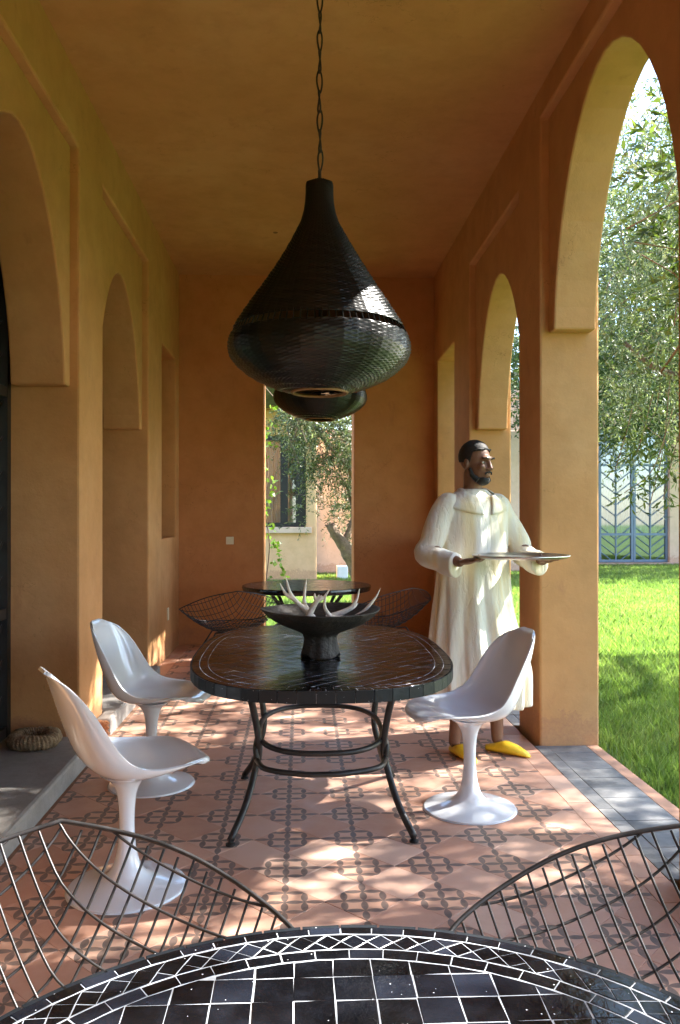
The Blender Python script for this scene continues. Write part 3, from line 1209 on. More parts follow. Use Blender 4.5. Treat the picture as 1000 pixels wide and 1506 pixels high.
# curtains added inside the pavilion, coloured like sky reflected in the panes
for k in range(nleaf):
    xa = gx0 + lw * k
    n = 24
    v = [(xa + lw * i / n, GY + .7 + .04 * math.sin(i * 1.7), z) for z in (.85, 3.7) for i in range(n + 1)]
    c = MB().add(v, [(i, i + 1, n + 2 + i, n + 1 + i) for i in range(n)])
    o = relink(c.build('curtain', simple('sky_reflection_curtain', (.27, .33, .40), .85, .1, 3), None, recalc=False), gb)
    sm = o.modifiers.new('thick', 'SOLIDIFY')
    sm.thickness = .006

# ------------------------------------------------------------------ garden house seen through the end doorway
HY = 17.44
gh = tag(empty('garden_house', (0, HY, 0)), 'ochre garden house with dark framed window seen through the end doorway', 'building')
hx1 = at(466, 851, HY).x
wx0, wx1 = at(360, 700, HY).x, at(450, 700, HY).x
wz0, wz1 = at(400, 775, HY).z, at(400, 641, HY).z
hw_ = MB()
hw_.prism([(-6, -.1), (hx1, -.1), (hx1, 3.62), (-6, 3.62), (-6, wz1), (wx1, wz1), (wx1, wz0), (-6, wz0)], 'y', HY, HY + .3)
relink(hw_.build('wall', 'plaster_far', None, bevel=.05), gh)
relink(MB().box(-6, wx0, HY + .001, HY + .299, wz0, wz1).build('wall_pier', 'plaster_far', None), gh)
relink(MB().box(hx1 - .3, hx1 + .001, HY + .3, HY + 4, -.1, 3.62).build('side_wall', 'plaster_far', None), gh)
relink(MB().box(-6.1, hx1 + .12, HY - .45, HY + 4, 3.62, 3.75).build('roof', 'plaster_far', None), gh)
relink(MB().box(wx0 - .1, wx1 + .12, HY - .12, HY + .1, wz0 - .13, wz0 - .003).build('window_sill', 'plaster_pink', None, bevel=.01), gh)
fr = MB()
f = .09
for xa, xb in ((wx0, wx0 + f), (wx1 - .22, wx1), (at(417, 700, HY).x - .07, at(417, 700, HY).x + .09)):
    fr.box(xa, xb, HY + .08, HY + .16, wz0, wz1)
fr.box(wx0 + f, wx1 - .22, HY + .085, HY + .155, wz0, wz0 + .09).box(wx0 + f, wx1 - .22, HY + .085, HY + .155, wz1 - .09, wz1)
wo = relink(fr.build('window', 'steel_dark', None), gh)
MB().box(wx0 + f, wx1 - .1, HY + .11, HY + .116, wz0 + .05, wz1 - .05).build('pane', 'window', wo)
n = 60
cx0, cx1 = wx0, wx1
v = [(cx0 + (cx1 - cx0) * i / n, HY + .42 + .035 * math.sin(i * .9) + .02 * math.sin(i * 2.3), z) for z in (wz0 - .2, wz1 + .1) for i in range(n + 1)]
o = relink(MB().add(v, [(i, i + 1, n + 2 + i, n + 1 + i) for i in range(n)]).build('curtain', 'curtain', None, recalc=False), gh)
sm = o.modifiers.new('thick', 'SOLIDIFY')
sm.thickness = .006
# shade cloth over the front of the garden house
nx, ny = 26, 8
v, f_ = [], []
for j in range(ny + 1):
    for i in range(nx + 1):
        x = -4 + 5.2 * i / nx
        y = HY - 3.0 + 2.7 * j / ny
        z = 3.98 - .34 * j / ny - .14 * math.sin(PI * ((i / nx * 3) % 1)) + .04 * math.sin(i * 1.3 + j * .8)
        v.append((x, y, z))
for j in range(ny):
    for i in range(nx):
        a = j * (nx + 1) + i
        f_.append((a, a + 1, a + nx + 2, a + nx + 1))
sh = MB().add(v, f_).build('shade_sail', 'cloth_grey', None, smooth=True, recalc=False)
sh.modifiers.new('thick', 'SOLIDIFY').thickness = .01
for x in (-3.95, 1.15):
    MB().tube([(x, HY - 3.0, -.1), (x, HY - 3.0, 4.0)], .04, 8).build('post', 'steel_dark', sh)
tag(sh, 'sagging dark grey shade cloth stretched before the garden house roof', 'canopy')
pw = MB().box(hx1 - .2, 6.5, 19.5, 19.75, -.1, 3.4).build('garden_wall', 'plaster_pink', None, bevel=.02)
tag(pw, 'plain pale pink garden wall behind the olive trunk', 'wall')
# white block and pot on the grass
bx = onz(504, 852, -.07)
p = at(503, 846, 17.8)
bxs = MB().box(p.x - .11, p.x + .13, 17.8, 18.2, -.08, .24).build('stone_block', 'pot', None, bevel=.02)
tag(bxs, 'small white block on the grass by the pink garden wall', 'block')
p = at(507, 850, 15.6)
pt = MB().lathe([(.0, 0), (.07, 0), (.1, .16), (.085, .16), (.075, .02), (0, .02)], 20).build('flower_pot', 'pot', None, smooth=False, loc=(p.x, 15.6, -.07))
tag(pt, 'small white flower pot under the leaning olive trunk', 'pot')

tree('leaning_olive', 'leaning olive tree with feathery foliage seen through the end doorway', (1.15, 13.0, -.07),
     [(1.15, 13.0, -.1), at(524, 838, 13), at(508, 806, 13), at(492, 783, 13), at(486, 770, 13)],
     [dict(p=[at(505, 800, 13), at(520, 760, 13.1), at(512, 720, 13.2), at(500, 700, 13.2)], r=.06),
      dict(p=[at(526, 840, 13), at(545, 760, 13), at(520, 700, 12.8), at(470, 640, 12.8)], r=.09),
      dict(p=[at(492, 783, 13), at(478, 772, 13)], r=.05)],
     [(tuple(at(480, 650, 13.0)), (.62, .6, .42)), (tuple(at(440, 620, 12.8)), (.42, .5, .3)), (tuple(at(500, 690, 13.2)), (.5, .5, .42)), (tuple(at(545, 640, 13)), (.7, .7, .5)),
      (tuple(at(540, 730, 13.4)), (.45, .5, .45)), (tuple(at(470, 600, 13)), (.6, .6, .4)), (tuple(at(510, 760, 13.5)), (.22, .3, .28)), (tuple(at(450, 690, 12.9)), (.13, .2, .35)), (tuple(at(446, 745, 12.9)), (.1, .16, .32))],
     1500, 15, .07, .0095, 'olive', twig_len=(.16, .34), trunk_r=.14, droop=.6)
# hanging thin sprays
# vine climbing outside the left jamb
vr = tag(empty('climbing_vine', (DX0, 9.3, -.07)), 'bright green climbing vine just outside the end doorway', 'vine')
vb = MB()
vp = spline([at(391, 858, 9.3), at(396, 800, 9.3), at(389, 740, 9.3), at(394, 690, 9.35), at(388, 640, 9.35), at(390, 590, 9.35)], 10)
vb.tube([(vp[0].x, vp[0].y, -.08)] + [q for q in vp], .006, 5)
o = relink(vb.build('stem', 'bark', None), vr)
vc, vd = [], []
for q in vp[::2]:
    if random.random() < .5:
        for k in range(random.choice((1, 2, 3))):
            vc.append((q.x + random.uniform(-.05, .07), q.y + random.uniform(-.1, .1), q.z + random.uniform(-.06, .06)))
            vd.append((random.uniform(-.4, 1), random.uniform(-1, .4), random.uniform(-.7, .3)))
for t in range(9):
    q = at(398 + t * 2.0, 795 + t * 6.5, 9.25)
    vc.append(tuple(q))
    vd.append((.7, -.4, -.4))
vo = leaves('foliage', np.array(vc), np.array(vd), np.full(len(vc), .09), 3, .06, .026, 'vine', None, .2)
relink(vo, vr)


# ------------------------------------------------------------------ tables
def table_tile(poly, z, name, mat, parent, th=.010, jit=.0004, tilt=.0015):
    """one glazed tile on a table, in the table's own coordinates"""
    poly = ccw(poly)
    n = len(poly)
    cx, cyy = sum(p[0] for p in poly) / n, sum(p[1] for p in poly) / n
    loc = [(p[0] - cx + random.uniform(-jit, jit), p[1] - cyy + random.uniform(-jit, jit)) for p in poly]
    me = tile_mesh(loc, th, .0009, name)
    me.materials.append(M[mat])
    o = bpy.data.objects.new(name, me)
    COL.objects.link(o)
    o.parent = parent
    o.location = (cx, cyy, z + random.uniform(-.0005, .0005))
    o.rotation_euler = (random.uniform(-tilt, tilt), random.uniform(-tilt, tilt), 0)
    return o


def tiles_joined(polys, z, name, mat, parent):
    mb = MB()
    for poly in polys:
        poly = ccw(poly)
        n = len(poly)
        gx, gy = sum(p[0] for p in poly) / n, sum(p[1] for p in poly) / n
        top = [(p[0] + (gx - p[0]) * .03, p[1] + (gy - p[1]) * .03) for p in poly]
        mb.add([(p[0], p[1], z - .008) for p in poly] + [(p[0], p[1], z) for p in top],
               [tuple(range(n, 2 * n))] + [(i, (i + 1) % n, n + (i + 1) % n, n + i) for i in range(n)])
    o = mb.build(name, mat, parent, recalc=False)
    o['kind'] = 'stuff'
    return o


def shrink(poly, d):
    """inset a convex polygon by d on every side"""
    poly = ccw(poly)
    out = list(poly)
    n = len(poly)
    for i in range(n):
        a, b = poly[i], poly[(i + 1) % n]
        nx_, ny_ = b[1] - a[1], a[0] - b[0]
        l = math.hypot(nx_, ny_)
        if l < 1e-7:
            continue
        nx_, ny_ = nx_ / l, ny_ / l
        o = clip_poly(out, nx_, ny_, nx_ * a[0] + ny_ * a[1] - d)
        if len(o) >= 3:
            out = o
    return out


def ring_pieces(outline, s0, s1, n, ph=0.0, gap=.0007, sub=2):
    """pieces between two scaled outlines; outline(t,s)->(x,y)"""
    out = []
    for k in range(n):
        a, b = (k + ph) / n, (k + 1 + ph) / n
        o_ = [outline(a + (b - a) * i / sub, s1) for i in range(sub + 1)]
        i_ = [outline(a + (b - a) * i / sub, s0) for i in range(sub, -1, -1)]
        out.append(shrink(o_ + i_, gap))
    return out


def diamond_ring(outline, s0, s1, n, gap=.0006):
    dm, tr = [], []
    sm_ = (s0 + s1) / 2
    for k in range(n):
        a, m_, b = k / n, (k + .5) / n, (k + 1) / n
        dm.append(shrink([outline(a, sm_), outline(m_, s0), outline(b, sm_), outline(m_, s1)], gap))
        m2 = (k + 1.5) / n
        tr.append(shrink([outline(b, sm_), outline(m2, s1), outline(m_, s1)], gap))
        tr.append(shrink([outline(b, sm_), outline(m_, s0), outline(m2, s0)], gap))
    return dm, tr


ZT = .74


def iron_legs(root, hx, hy, waist, foot, top, ztop, two=True):
    for sx in (-1, 1):
        for sy in (-1, 1):
            pth = spline([(sx * top[0], sy * top[1], ztop), (sx * (waist[0] + .03), sy * (waist[1] + .03), ztop * .8), (sx * waist[0], sy * waist[1], ztop * .52), (sx * (waist[0] + .018), sy * (waist[1] - .01), ztop * .36), (sx * (waist[0] + .055), sy * (waist[1] + .08 * (foot[1] > waist[1])), ztop * .18), (sx * foot[0], sy * foot[1], .02)], 6)
            lg = MB().tube(pth, .0155, 10)
            o = lg.build('leg', 'iron', root, smooth=True)
            MB().lathe([(0, 0), (.02, 0), (.02, .008), (.009, .012), (.009, .03), (0, .03)], 12, (sx * foot[0], sy * foot[1], 0)).build('foot_glide', 'iron', o)


# --- near round table
t1 = tag(empty('round_table', (.06, .70, 0)), 'round black glazed tile table with white grout, wire chairs beyond its rim', 'table', None)
RT = .565
circ = lambda t, s: (RT * s * math.cos(2 * PI * t), RT * s * math.sin(2 * PI * t))
MB().lathe([(0, ZT - .045), (RT - .004, ZT - .045), (RT - .004, ZT - .0007), (0, ZT - .0007)], 96).build('tabletop', 'grout', t1)


def place(polys, nm, z, root, near, mat='zellige', **kw):
    back = []
    for p in polys:
        c = sum(q[1] for q in p) / len(p)
        if near(c, sum(q[0] for q in p) / len(p)):
            table_tile(p, z, nm, mat, root, **kw)
        else:
            back.append(p)
    return back


far_half = lambda c, x: c > .05
bk = place(ring_pieces(circ, (RT - .021) / RT, (RT - .001) / RT, 72), 'rim_tile', ZT, t1, far_half)
dm, tr = diamond_ring(circ, (RT - .063) / RT, (RT - .023) / RT, 84)
bk += place(dm, 'diamond_tile', ZT, t1, far_half)
bk += place(tr, 'triangle_tile', ZT, t1, far_half, jit=.0002)
bk += place(ring_pieces(circ, (RT - .090) / RT, (RT - .065) / RT, 62, .3), 'band_tile', ZT, t1, far_half)
sq = []
TS = .0545
lim = RT - .0925
for i in range(-10, 11):
    for j in range(-10, 11):
        x, y = i * TS + .012, j * TS + .021
        hx = TS / 2 - .0009
        p = [(x - hx, y - hx), (x + hx, y - hx), (x + hx, y + hx), (x - hx, y + hx)]
        for k in range(48):
            a = 2 * PI * k / 48
            p = clip_poly(p, math.cos(a), math.sin(a), lim)
            if len(p) < 3:
                break
        if len(p) >= 3 and area(p) > 1.2e-4:
            sq.append(p)
bk += place(sq, 'square_tile', ZT, t1, far_half, jit=.0011)
tiles_joined(bk, ZT, 'tile_field', 'zellige', t1)
eb = MB()
for k in range(60):
    a0, a1 = 2 * PI * (k + .03) / 60, 2 * PI * (k + .97) / 60
    ps = [(RT * math.cos(a0), RT * math.sin(a0)), (RT * math.cos(a1), RT * math.sin(a1))]
    qs = [((RT + .008) * math.cos(a1), (RT + .008) * math.sin(a1)), ((RT + .008) * math.cos(a0), (RT + .008) * math.sin(a0))]
    eb.prism(ps + qs, 'z', ZT - .044, ZT - .001)
eb.build('edge_band', 'zellige_edge', t1)
iron_legs(t1, 0, 0, (.2, .2), (.27, .27), (.25, .25), ZT - .05)
MB().tube([(.285 * math.cos(a), .285 * math.sin(a), .37) for a in np.linspace(0, 2 * PI, 40)[:-1]], .012, 8, closed=True).build('stretcher_ring', 'iron', t1, smooth=True)

# --- oval table in the middle
OC = (.09, 3.85)
t2 = tag(empty('oval_table', (OC[0], OC[1], 0)), 'long oval black tiled table on curved iron legs carrying the antler bowl', 'table')
HA, HB_, EE = .572, .895, 2.8


def oval(t, s):
    a = 2 * PI * t
    c, sn = math.cos(a), math.sin(a)
    d = (1 - s) * HA       # inset in metres
    return ((HA - d) * math.copysign(abs(c) ** (2 / EE), c), (HB_ - d) * math.copysign(abs(sn) ** (2 / EE), sn))


# arc-length parametrisation of the oval
_ts = np.linspace(0, 1, 2001)
_pp = np.array([oval(t, 1) for t in _ts])
_ss = np.concatenate([[0], np.cumsum(np.linalg.norm(np.diff(_pp, axis=0), axis=1))])
_ss /= _ss[-1]
ovl = lambda t, s: oval(float(np.interp(t % 1.0, _ss, _ts)), s)
MB().prism([ovl(k / 120, .994) for k in range(120)], 'z', ZT - .045, ZT - .0007).build('tabletop', 'grout', t2)
ins = lambda d: 1 - d / HA
allp = []
rng_fn = lambda c, x: c < .62
bk = place(ring_pieces(ovl, ins(.0336), ins(.0015), 84), 'rim_tile', ZT, t2, rng_fn)
bk += place(ring_pieces(ovl, ins(.0692), ins(.0342), 80, .5), 'band_tile', ZT, t2, rng_fn)
sq = []
TS2 = .064
edge = [ovl(k / 96, ins(.070)) for k in range(96)]
for i in range(-30, 31):
    for j in range(-30, 31):
        x, y = (i - j) * TS2 / math.sqrt(2), (i + j) * TS2 / math.sqrt(2)
        if abs(x) > .62 or abs(y) > 1.0:
            continue
        h = TS2 / math.sqrt(2) - .0015
        p = [(x, y - h), (x + h, y), (x, y + h), (x - h, y)]
        if all((abs(q[0]) / (HA - .072)) ** EE + (abs(q[1]) / (HB_ - .072)) ** EE < 1 for q in p):
            sq.append(p)
            continue
        for k in range(96):
            a, b = edge[k], edge[(k + 1) % 96]
            nx_, ny_ = b[1] - a[1], a[0] - b[0]
            p = clip_poly(p, nx_, ny_, nx_ * a[0] + ny_ * a[1])
            if len(p) < 3:
                break
        if len(p) >= 3 and area(p) > 1.5e-4:
            sq.append(p)
sq.sort(key=lambda p: sum(q[1] for q in p) / len(p))
place(sq[:300], 'lozenge_tile', ZT, t2, lambda c, x: True, tilt=.003)
bk += sq[300:]
tiles_joined(bk, ZT, 'tile_field', 'zellige', t2)
nE = 70
for k in range(nE):
    a0, a1 = (k + .02) / nE, (k + .98) / nE
    p0, p1 = ovl(a0, 1), ovl(a1, 1)
    q0, q1 = ovl(a0, 1.010), ovl(a1, 1.010)
    o = MB().prism(ccw([p0, p1, q1, q0]), 'z', ZT - .046, ZT - .001).build('edge_tile', 'zellige_edge', t2)
iron_legs(t2, 0, 0, (.275, .24), (.385, .43), (.34, .39), ZT - .05)


def ring_path(hx, hy, z, bow=.0):
    out = []
    for k in range(48):
        a = 2 * PI * k / 48
        c, s_ = math.cos(a), math.sin(a)
        out.append((hx * math.copysign(abs(c) ** (2 / 2.6), c), hy * math.copysign(abs(s_) ** (2 / 2.6), s_) - .0, z))
    return out


MB().tube(ring_path(.285, .43, .376), .0125, 8, closed=True).build('stretcher_ring', 'iron', t2, smooth=True)
MB().tube(spline([(-.285, -.25, .30), (-.24, -.38, .30), (-.1, -.455, .30), (0, -.465, .30), (.1, -.455, .30), (.24, -.38, .30), (.285, -.25, .30)], 6), .0125, 8).build('stretcher', 'iron', t2, smooth=True)
for sx in (-1, 1):
    MB().tube(spline([(sx * .285, -.25, .30), (sx * .29, -.24, .35), (sx * .285, -.2, .38)], 5), .013, 8).build('stretcher_joint', 'iron', t2, smooth=True)

# --- far round table
t3 = tag(empty('round_table', (.05, 7.39, 0)), 'plain round black table ringed by wire chairs in front of the end doorway', 'table')
MB().lathe([(0, ZT - .05), (.55, ZT - .05), (.575, ZT - .045), (.582, ZT - .02), (.58, ZT - .004), (.572, ZT), (0, ZT)], 72).build('tabletop', 'zellige', t3, smooth=False)
iron_legs(t3, 0, 0, (.2, .2), (.27, .27), (.31, .31), ZT - .05)
MB().tube([(.285 * math.cos(a), .285 * math.sin(a), .37) for a in np.linspace(0, 2 * PI, 40)[:-1]], .012, 8, closed=True).build('stretcher_ring', 'iron', t3, smooth=True)


# ------------------------------------------------------------------ white pedestal chairs
def pedestal_chair(label, loc, rz):
    root = tag(empty('pedestal_chair', loc, rz), label, 'chair', 'white pedestal chairs at the oval table')
    # local: faces +Y ; centre line (y, z), half width, side curl
    CL = [(.285, .440), (.272, .460), (.22, .470), (.14, .458), (.05, .440), (-.04, .433), (-.115, .448), (-.165, .490), (-.20, .560), (-.228, .640), (-.252, .715), (-.272, .775), (-.290, .812), (-.306, .826)]
    ED = [(.283, .443), (.262, .462), (.205, .478), (.13, .484), (.055, .488), (-.01, .500), (-.06, .528), (-.098, .574), (-.133, .634), (-.170, .696), (-.207, .748), (-.243, .790), (-.278, .815), (-.306, .826)]
    WD = [.06, .130, .192, .230, .246, .247, .242, .234, .225, .214, .194, .158, .108, .05]
    sub = 4
    rows = spline([(a[0], a[1], 0) for a in CL], sub)
    edg = spline([(a[0], a[1], 0) for a in ED], sub)
    wid = spline([(a, 0, 0) for a in WD], sub)
    m = 24
    v, f = [], []
    for i in range(len(rows)):
        for j in range(m + 1):
            u = -1 + 2 * j / m
            q = rows[i] + (edg[i] - rows[i]) * abs(u) ** 2.4
            v.append((wid[i].x * math.sin(u * PI / 2), q.x, q.y))
    for i in range(len(rows) - 1):
        for j in range(m):
            a = i * (m + 1) + j
            f.append((a, a + 1, a + m + 2, a + m + 1))
    sh_ = MB().add(v, f).build('shell', 'white_gloss', root, smooth=True)
    so_ = sh_.modifiers.new('thick', 'SOLIDIFY')
    so_.thickness = .012
    so_.offset = -1
    bv = sh_.modifiers.new('round', 'BEVEL')
    bv.width = .003
    bv.segments = 2
    bv.limit_method = 'ANGLE'
    bv.angle_limit = R(50)
    ss_ = sh_.modifiers.new('sub', 'SUBSURF')
    ss_.levels = ss_.render_levels = 1
    prof = smooth_interp([.0, .20, .213, .213, .19, .13, .08, .05, .035, .029, .028, .03, .036, .046, .062, .085, .098], [.0, 0, .003, .008, .013, .025, .045, .085, .14, .2, .25, .3, .345, .375, .398, .414, .424], 4)
    MB().lathe(prof, 56).build('pedestal', 'white_gloss', root, smooth=True)
    return root


pedestal_chair('white pedestal chair beside the man, drawn up to the oval table', (.79, 3.80, 0), R(90 + 10))
pedestal_chair('white pedestal chair turned away, its base behind the wire chair mesh', (-.645, 3.06, 0), R(-90 + 28))
pedestal_chair('white pedestal chair between the house pillar and the oval table', (-.765, 4.22, 0), R(-90 - 8))


# ------------------------------------------------------------------ wire lounge chairs
_ka = np.linspace(-90, 90, 73)
_kh = [q.y for q in spline([(-90, .43, 0), (-45, .47, 0), (0, .60, 0), (45, .70, 0), (90, .76, 0)], 18)]


def wire_surface(u, v, E_=1.30):
    """u wing to wing, v front(-1) to back top(+1); local chair faces +Y"""
    au = abs(u)
    y = (-.37 * v if v > 0 else -.385 * v) - .12 * math.sqrt(au * au + .01) + .012
    sr = (au ** E_ + abs(v) ** E_) ** (1 / E_)
    a = math.degrees(math.atan2(v, au)) if sr > 1e-6 else 0
    h = interp(a, _ka, _kh)
    z = .372 + (h - .372) * sr ** 1.9
    return Vector((.445 * u, y, z))


def wire_chair_parts():
    E_ = 1.30
    inside = lambda u, v: abs(u) ** E_ + abs(v) ** E_ <= 1.0
    grid = MB()
    nW = 19
    for fam in (0, 1):
        for k in range(nW):
            c = -1.17 + 2.34 * (k + .5) / nW
            run = []
            for i in range(161):
                s_ = -1.25 + 2.5 * i / 160
                p, q = (c, s_) if fam == 0 else (s_, c)
                u, v = (p - q) / 2, (p + q) / 2
                if inside(u, v):
                    run.append((u, v))
            if len(run) < 4:
                continue
            run = run[::4] + ([run[-1]] if (len(run) - 1) % 4 else [])
            off = .0022 if fam else -.0022
            pts = [wire_surface(u, v) + Vector((0, 0, off)) for u, v in run]
            grid.tube(pts, .0028, 6, cap=False)
    rim = []
    for k in range(120):
        a = 2 * PI * k / 120
        c, s_ = math.cos(a), math.sin(a)
        u = math.copysign(abs(c) ** (2 / E_), c)
        v = math.copysign(abs(s_) ** (2 / E_), s_)
        rim.append(wire_surface(u, v))
    rm_ = MB().tube(rim, .0048, 8, closed=True)
    legs = []
    for sx in (-1, 1):
        legs.append(MB().tube(spline([(sx * .15, .10, .385), (sx * .25, .19, .20), (sx * .30, .245, .035), (sx * .305, .22, .012), (sx * .305, 0, .010), (sx * .305, -.24, .012), (sx * .30, -.265, .035), (sx * .25, -.21, .2), (sx * .15, -.12, .395)], 6), .007, 8))
    cross = MB().tube([(-.15, .10, .385), (.15, .10, .385)], .006, 8).tube([(-.15, -.12, .395), (.15, -.12, .395)], .006, 8)
    return grid, rm_, legs, cross


_g, _r, _l, _c = wire_chair_parts()
chair_me = {}
for nm, mb in (('wire_mesh', _g), ('rim', _r), ('leg_frame', _l[0]), ('leg_frame2', _l[1]), ('cross_bar', _c)):
    me = mb.mesh(nm)
    me.materials.append(M['wire'])
    me.polygons.foreach_set('use_smooth', [True] * len(me.polygons))
    chair_me[nm] = me


def wire_chair(label, loc, rz, tilt=0):
    root = tag(empty('wire_chair', loc, rz), label, 'chair', 'black wire lounge chairs round the round tables')
    for nm in ('wire_mesh', 'rim', 'leg_frame', 'leg_frame2', 'cross_bar'):
        o = bpy.data.objects.new(nm.rstrip('2'), chair_me[nm])
        COL.objects.link(o)
        o.parent = root
    return root


# rz: direction the chair faces is +Y rotated by rz
wire_chair('black wire diamond chair in front of the white chair turned away', (-.42, 1.31, 0), R(180 + 10))
wire_chair('black wire diamond chair beside the grey slate paving of the arch', (.655, 1.25, 0), R(180 - 20))
wire_chair('black wire chair at the round table by the doorway, below the light switch', (-.59, 6.95, 0), R(13))
wire_chair('black wire chair on the arch side of the round table by the end doorway', (.72, 7.10, 0), R(35))


# ------------------------------------------------------------------ woven pendant lamps
def wicker_lamp(label, loc, links, scale=1.0):
    """loc = centre of the bottom opening"""
    root = tag(empty('pendant_lamp', loc), label, 'lamp', 'black woven pendant lamps')
    prof = [(.125, .0), (.21, .022), (.31, .065), (.378, .115), (.410, .158), (.419, .200), (.411, .245), (.392, .290), (.368, .332), (.318, .412), (.272, .480), (.222, .555), (.162, .648), (.112, .735), (.080, .805), (.065, .865), (.060, .92), (.059, .962), (.052, .975), (.0, .978)]
    ps = spline([(a, b, 0) for a, b in prof], 10)
    # resample by arc length
    d = [0]
    for i in range(1, len(ps)):
        d.append(d[-1] + (ps[i] - ps[i - 1]).length)
    row = .0084
    nrow = int(d[-1] / row)
    xs = [p.x for p in ps]
    zs = [p.y for p in ps]
    NR = 84            # upright stakes
    n = NR * 4
    rng = random.Random(5)

    def shell(s0, s1):
        rr = [k * row / 2 for k in range(int(s0 / row * 2), int(s1 / row * 2) + 1)]
        v = []
        for s_ in rr:
            r = interp(s_, d, xs) * scale
            z = interp(s_, d, zs) * scale
            kk = s_ / row
            strand = math.floor(kk)
            bulge = math.sin(PI * (kk - strand))
            ph = PI * (strand % 2)
            for j in range(n):
                a = 2 * PI * j / n
                amp = .0046 * bulge * (1 + .45 * math.sin(a * NR / 2 + ph)) + .0012 * math.cos(a * NR / 4) ** 10
                w_ = .004 * math.sin(3 * a + s_ * 9) * (1 if r > .1 else .2)
                q = r + amp * (1 if r > .05 else 0) + w_
                v.append((q * math.cos(a), q * math.sin(a), z + .0016 * math.sin(5 * a + strand)))
        f = []
        for i in range(len(rr) - 1):
            for j in range(n):
                f.append((i * n + j, i * n + (j + 1) % n, (i + 1) * n + (j + 1) % n, (i + 1) * n + j))
        return MB().add(v, f)
    sA = interp(.256, zs[:-1], d[:-1])
    sB = interp(.292, zs[:-1], d[:-1])
    lo = shell(0, sA).build('lower_shade', 'wicker', root, smooth=True, recalc=False)
    up = shell(sB, d[-1]).build('upper_shade', 'wicker', root, smooth=True, recalc=False)
    for o in (lo, up):
        o.modifiers.new('thick', 'SOLIDIFY').thickness = .005
    st = MB()
    for k in range(NR):
        a = 2 * PI * k / NR
        pts = []
        for s_ in np.linspace(sA - .01, sB + .01, 4):
            r = interp(s_, d, xs) * scale
            pts.append((r * math.cos(a), r * math.sin(a), interp(s_, d, zs) * scale))
        st.tube(pts, .0035, 5)
    st.build('stakes', 'wicker', root, recalc=False)
    rg = MB().tube([(.127 * math.cos(a) * scale, .127 * math.sin(a) * scale, .0) for a in np.linspace(0, 2 * PI, 60)[:-1]], .008, 8, closed=True)
    rg.build('opening_ring', 'rattan', root, smooth=True)
    ln = [p for p in ps if p.x > .05 and p.y < .9]
    MB().lathe([(max(.04, p.x - .012) * scale, p.y * scale) for p in ln if not .254 < p.y < .294 and p.y < .256], 48).build('lining', 'rattan', root, smooth=True, recalc=False)
    MB().lathe([(max(.04, p.x - .012) * scale, p.y * scale) for p in ln if p.y > .292], 48).build('lining', 'rattan', root, smooth=True, recalc=False)
    bulb = MB().lathe([(0, .12), (.03, .13), (.045, .17), (.035, .22), (.018, .25), (.018, .3), (0, .3)], 20)
    bulb.build('bulb', 'pot', root, smooth=True)
    MB().tube([(0, 0, .29), (0, 0, .97)], .006, 6).build('cord', 'steel_dark', root)
    # chain of twisted wire links up to the ceiling
    top = ZC - loc[2]
    zz = .965 * scale
    L = .095
    mlink = []
    lk = [(.0125 * math.copysign(abs(math.sin(t_)) ** 1.5, math.sin(t_)), .004 * math.sin(2 * t_), L / 2 + (L / 2 + .006) * -math.cos(t_)) for t_ in np.linspace(0, 2 * PI, 29)[:-1]]
    me = MB().tube(lk, .0044, 6, closed=True).mesh('chain_link')
    me.materials.append(M['steel_dark'])
    MB().tube([(0, 0, zz), (0, 0, zz + .07)], .008, 8).build('hanger', 'steel_dark', root)
    z = zz + .065
    k = 0
    while z < top - .02:
        o = bpy.data.objects.new('chain_link', me)
        COL.objects.link(o)
        o.parent = root
        o.location = (random.uniform(-.002, .002), 0, z)
        o.rotation_euler = (0, random.uniform(-.05, .05), R(20 + 75 * (k % 2) + random.uniform(-15, 15)))
        z += L - .002
        k += 1
    MB().lathe([(0, top - .03), (.03, top - .028), (.045, top), (0, top)], 20).build('ceiling_rose', 'steel_dark', root)
    return root


c = at(470, 575, 3.80)
wicker_lamp('large black woven pendant lamp hanging over the oval table', (c.x, 3.80, at(470, 577, 3.80).z), 24)
c = at(471, 625, 7.40)
wicker_lamp('black woven pendant lamp over the plain round table by the end doorway', (c.x, 7.40, at(471, 617, 7.4).z), 24)

# ------------------------------------------------------------------ antler bowl
BW = Vector((.085, 3.66, ZT + .0015))
bowl = tag(empty('footed_bowl', BW), 'dark carved wooden footed bowl on the oval table', 'bowl')
prof = smooth_interp([.0, .055, .083, .088, .078, .074, .085, .13, .19, .235, .262, .268, .262, .235, .17, .09, .0], [.004, .004, 0, .012, .05, .085, .105, .125, .15, .178, .204, .212, .214, .202, .176, .156, .15], 3)
mb = MB().lathe(prof, 64)
nv = []
for (x, y, z) in mb.v:
    a = math.atan2(y, x)
    r = math.hypot(x, y)
    if z < .1 and r > .03:                      # roughly hewn foot with notches
        r *= 1 + .05 * math.cos(5 * a + 1) + .02 * math.sin(11 * a)
        if z < .012:
            z += .018 * max(0, math.sin(3 * a + 2.6)) ** 4
    else:
        r *= 1 + .012 * math.sin(3 * a + 1) + .006 * math.sin(7 * a)
        z += .004 * math.sin(2 * a + .5) * (r / .27)
    nv.append((r * math.cos(a), r * math.sin(a), z))
mb.v = nv
mb.build('bowl_body', 'wood', bowl, smooth=True)


def z5(x, y):
    return 380 + x / 5, 840 + y / 5


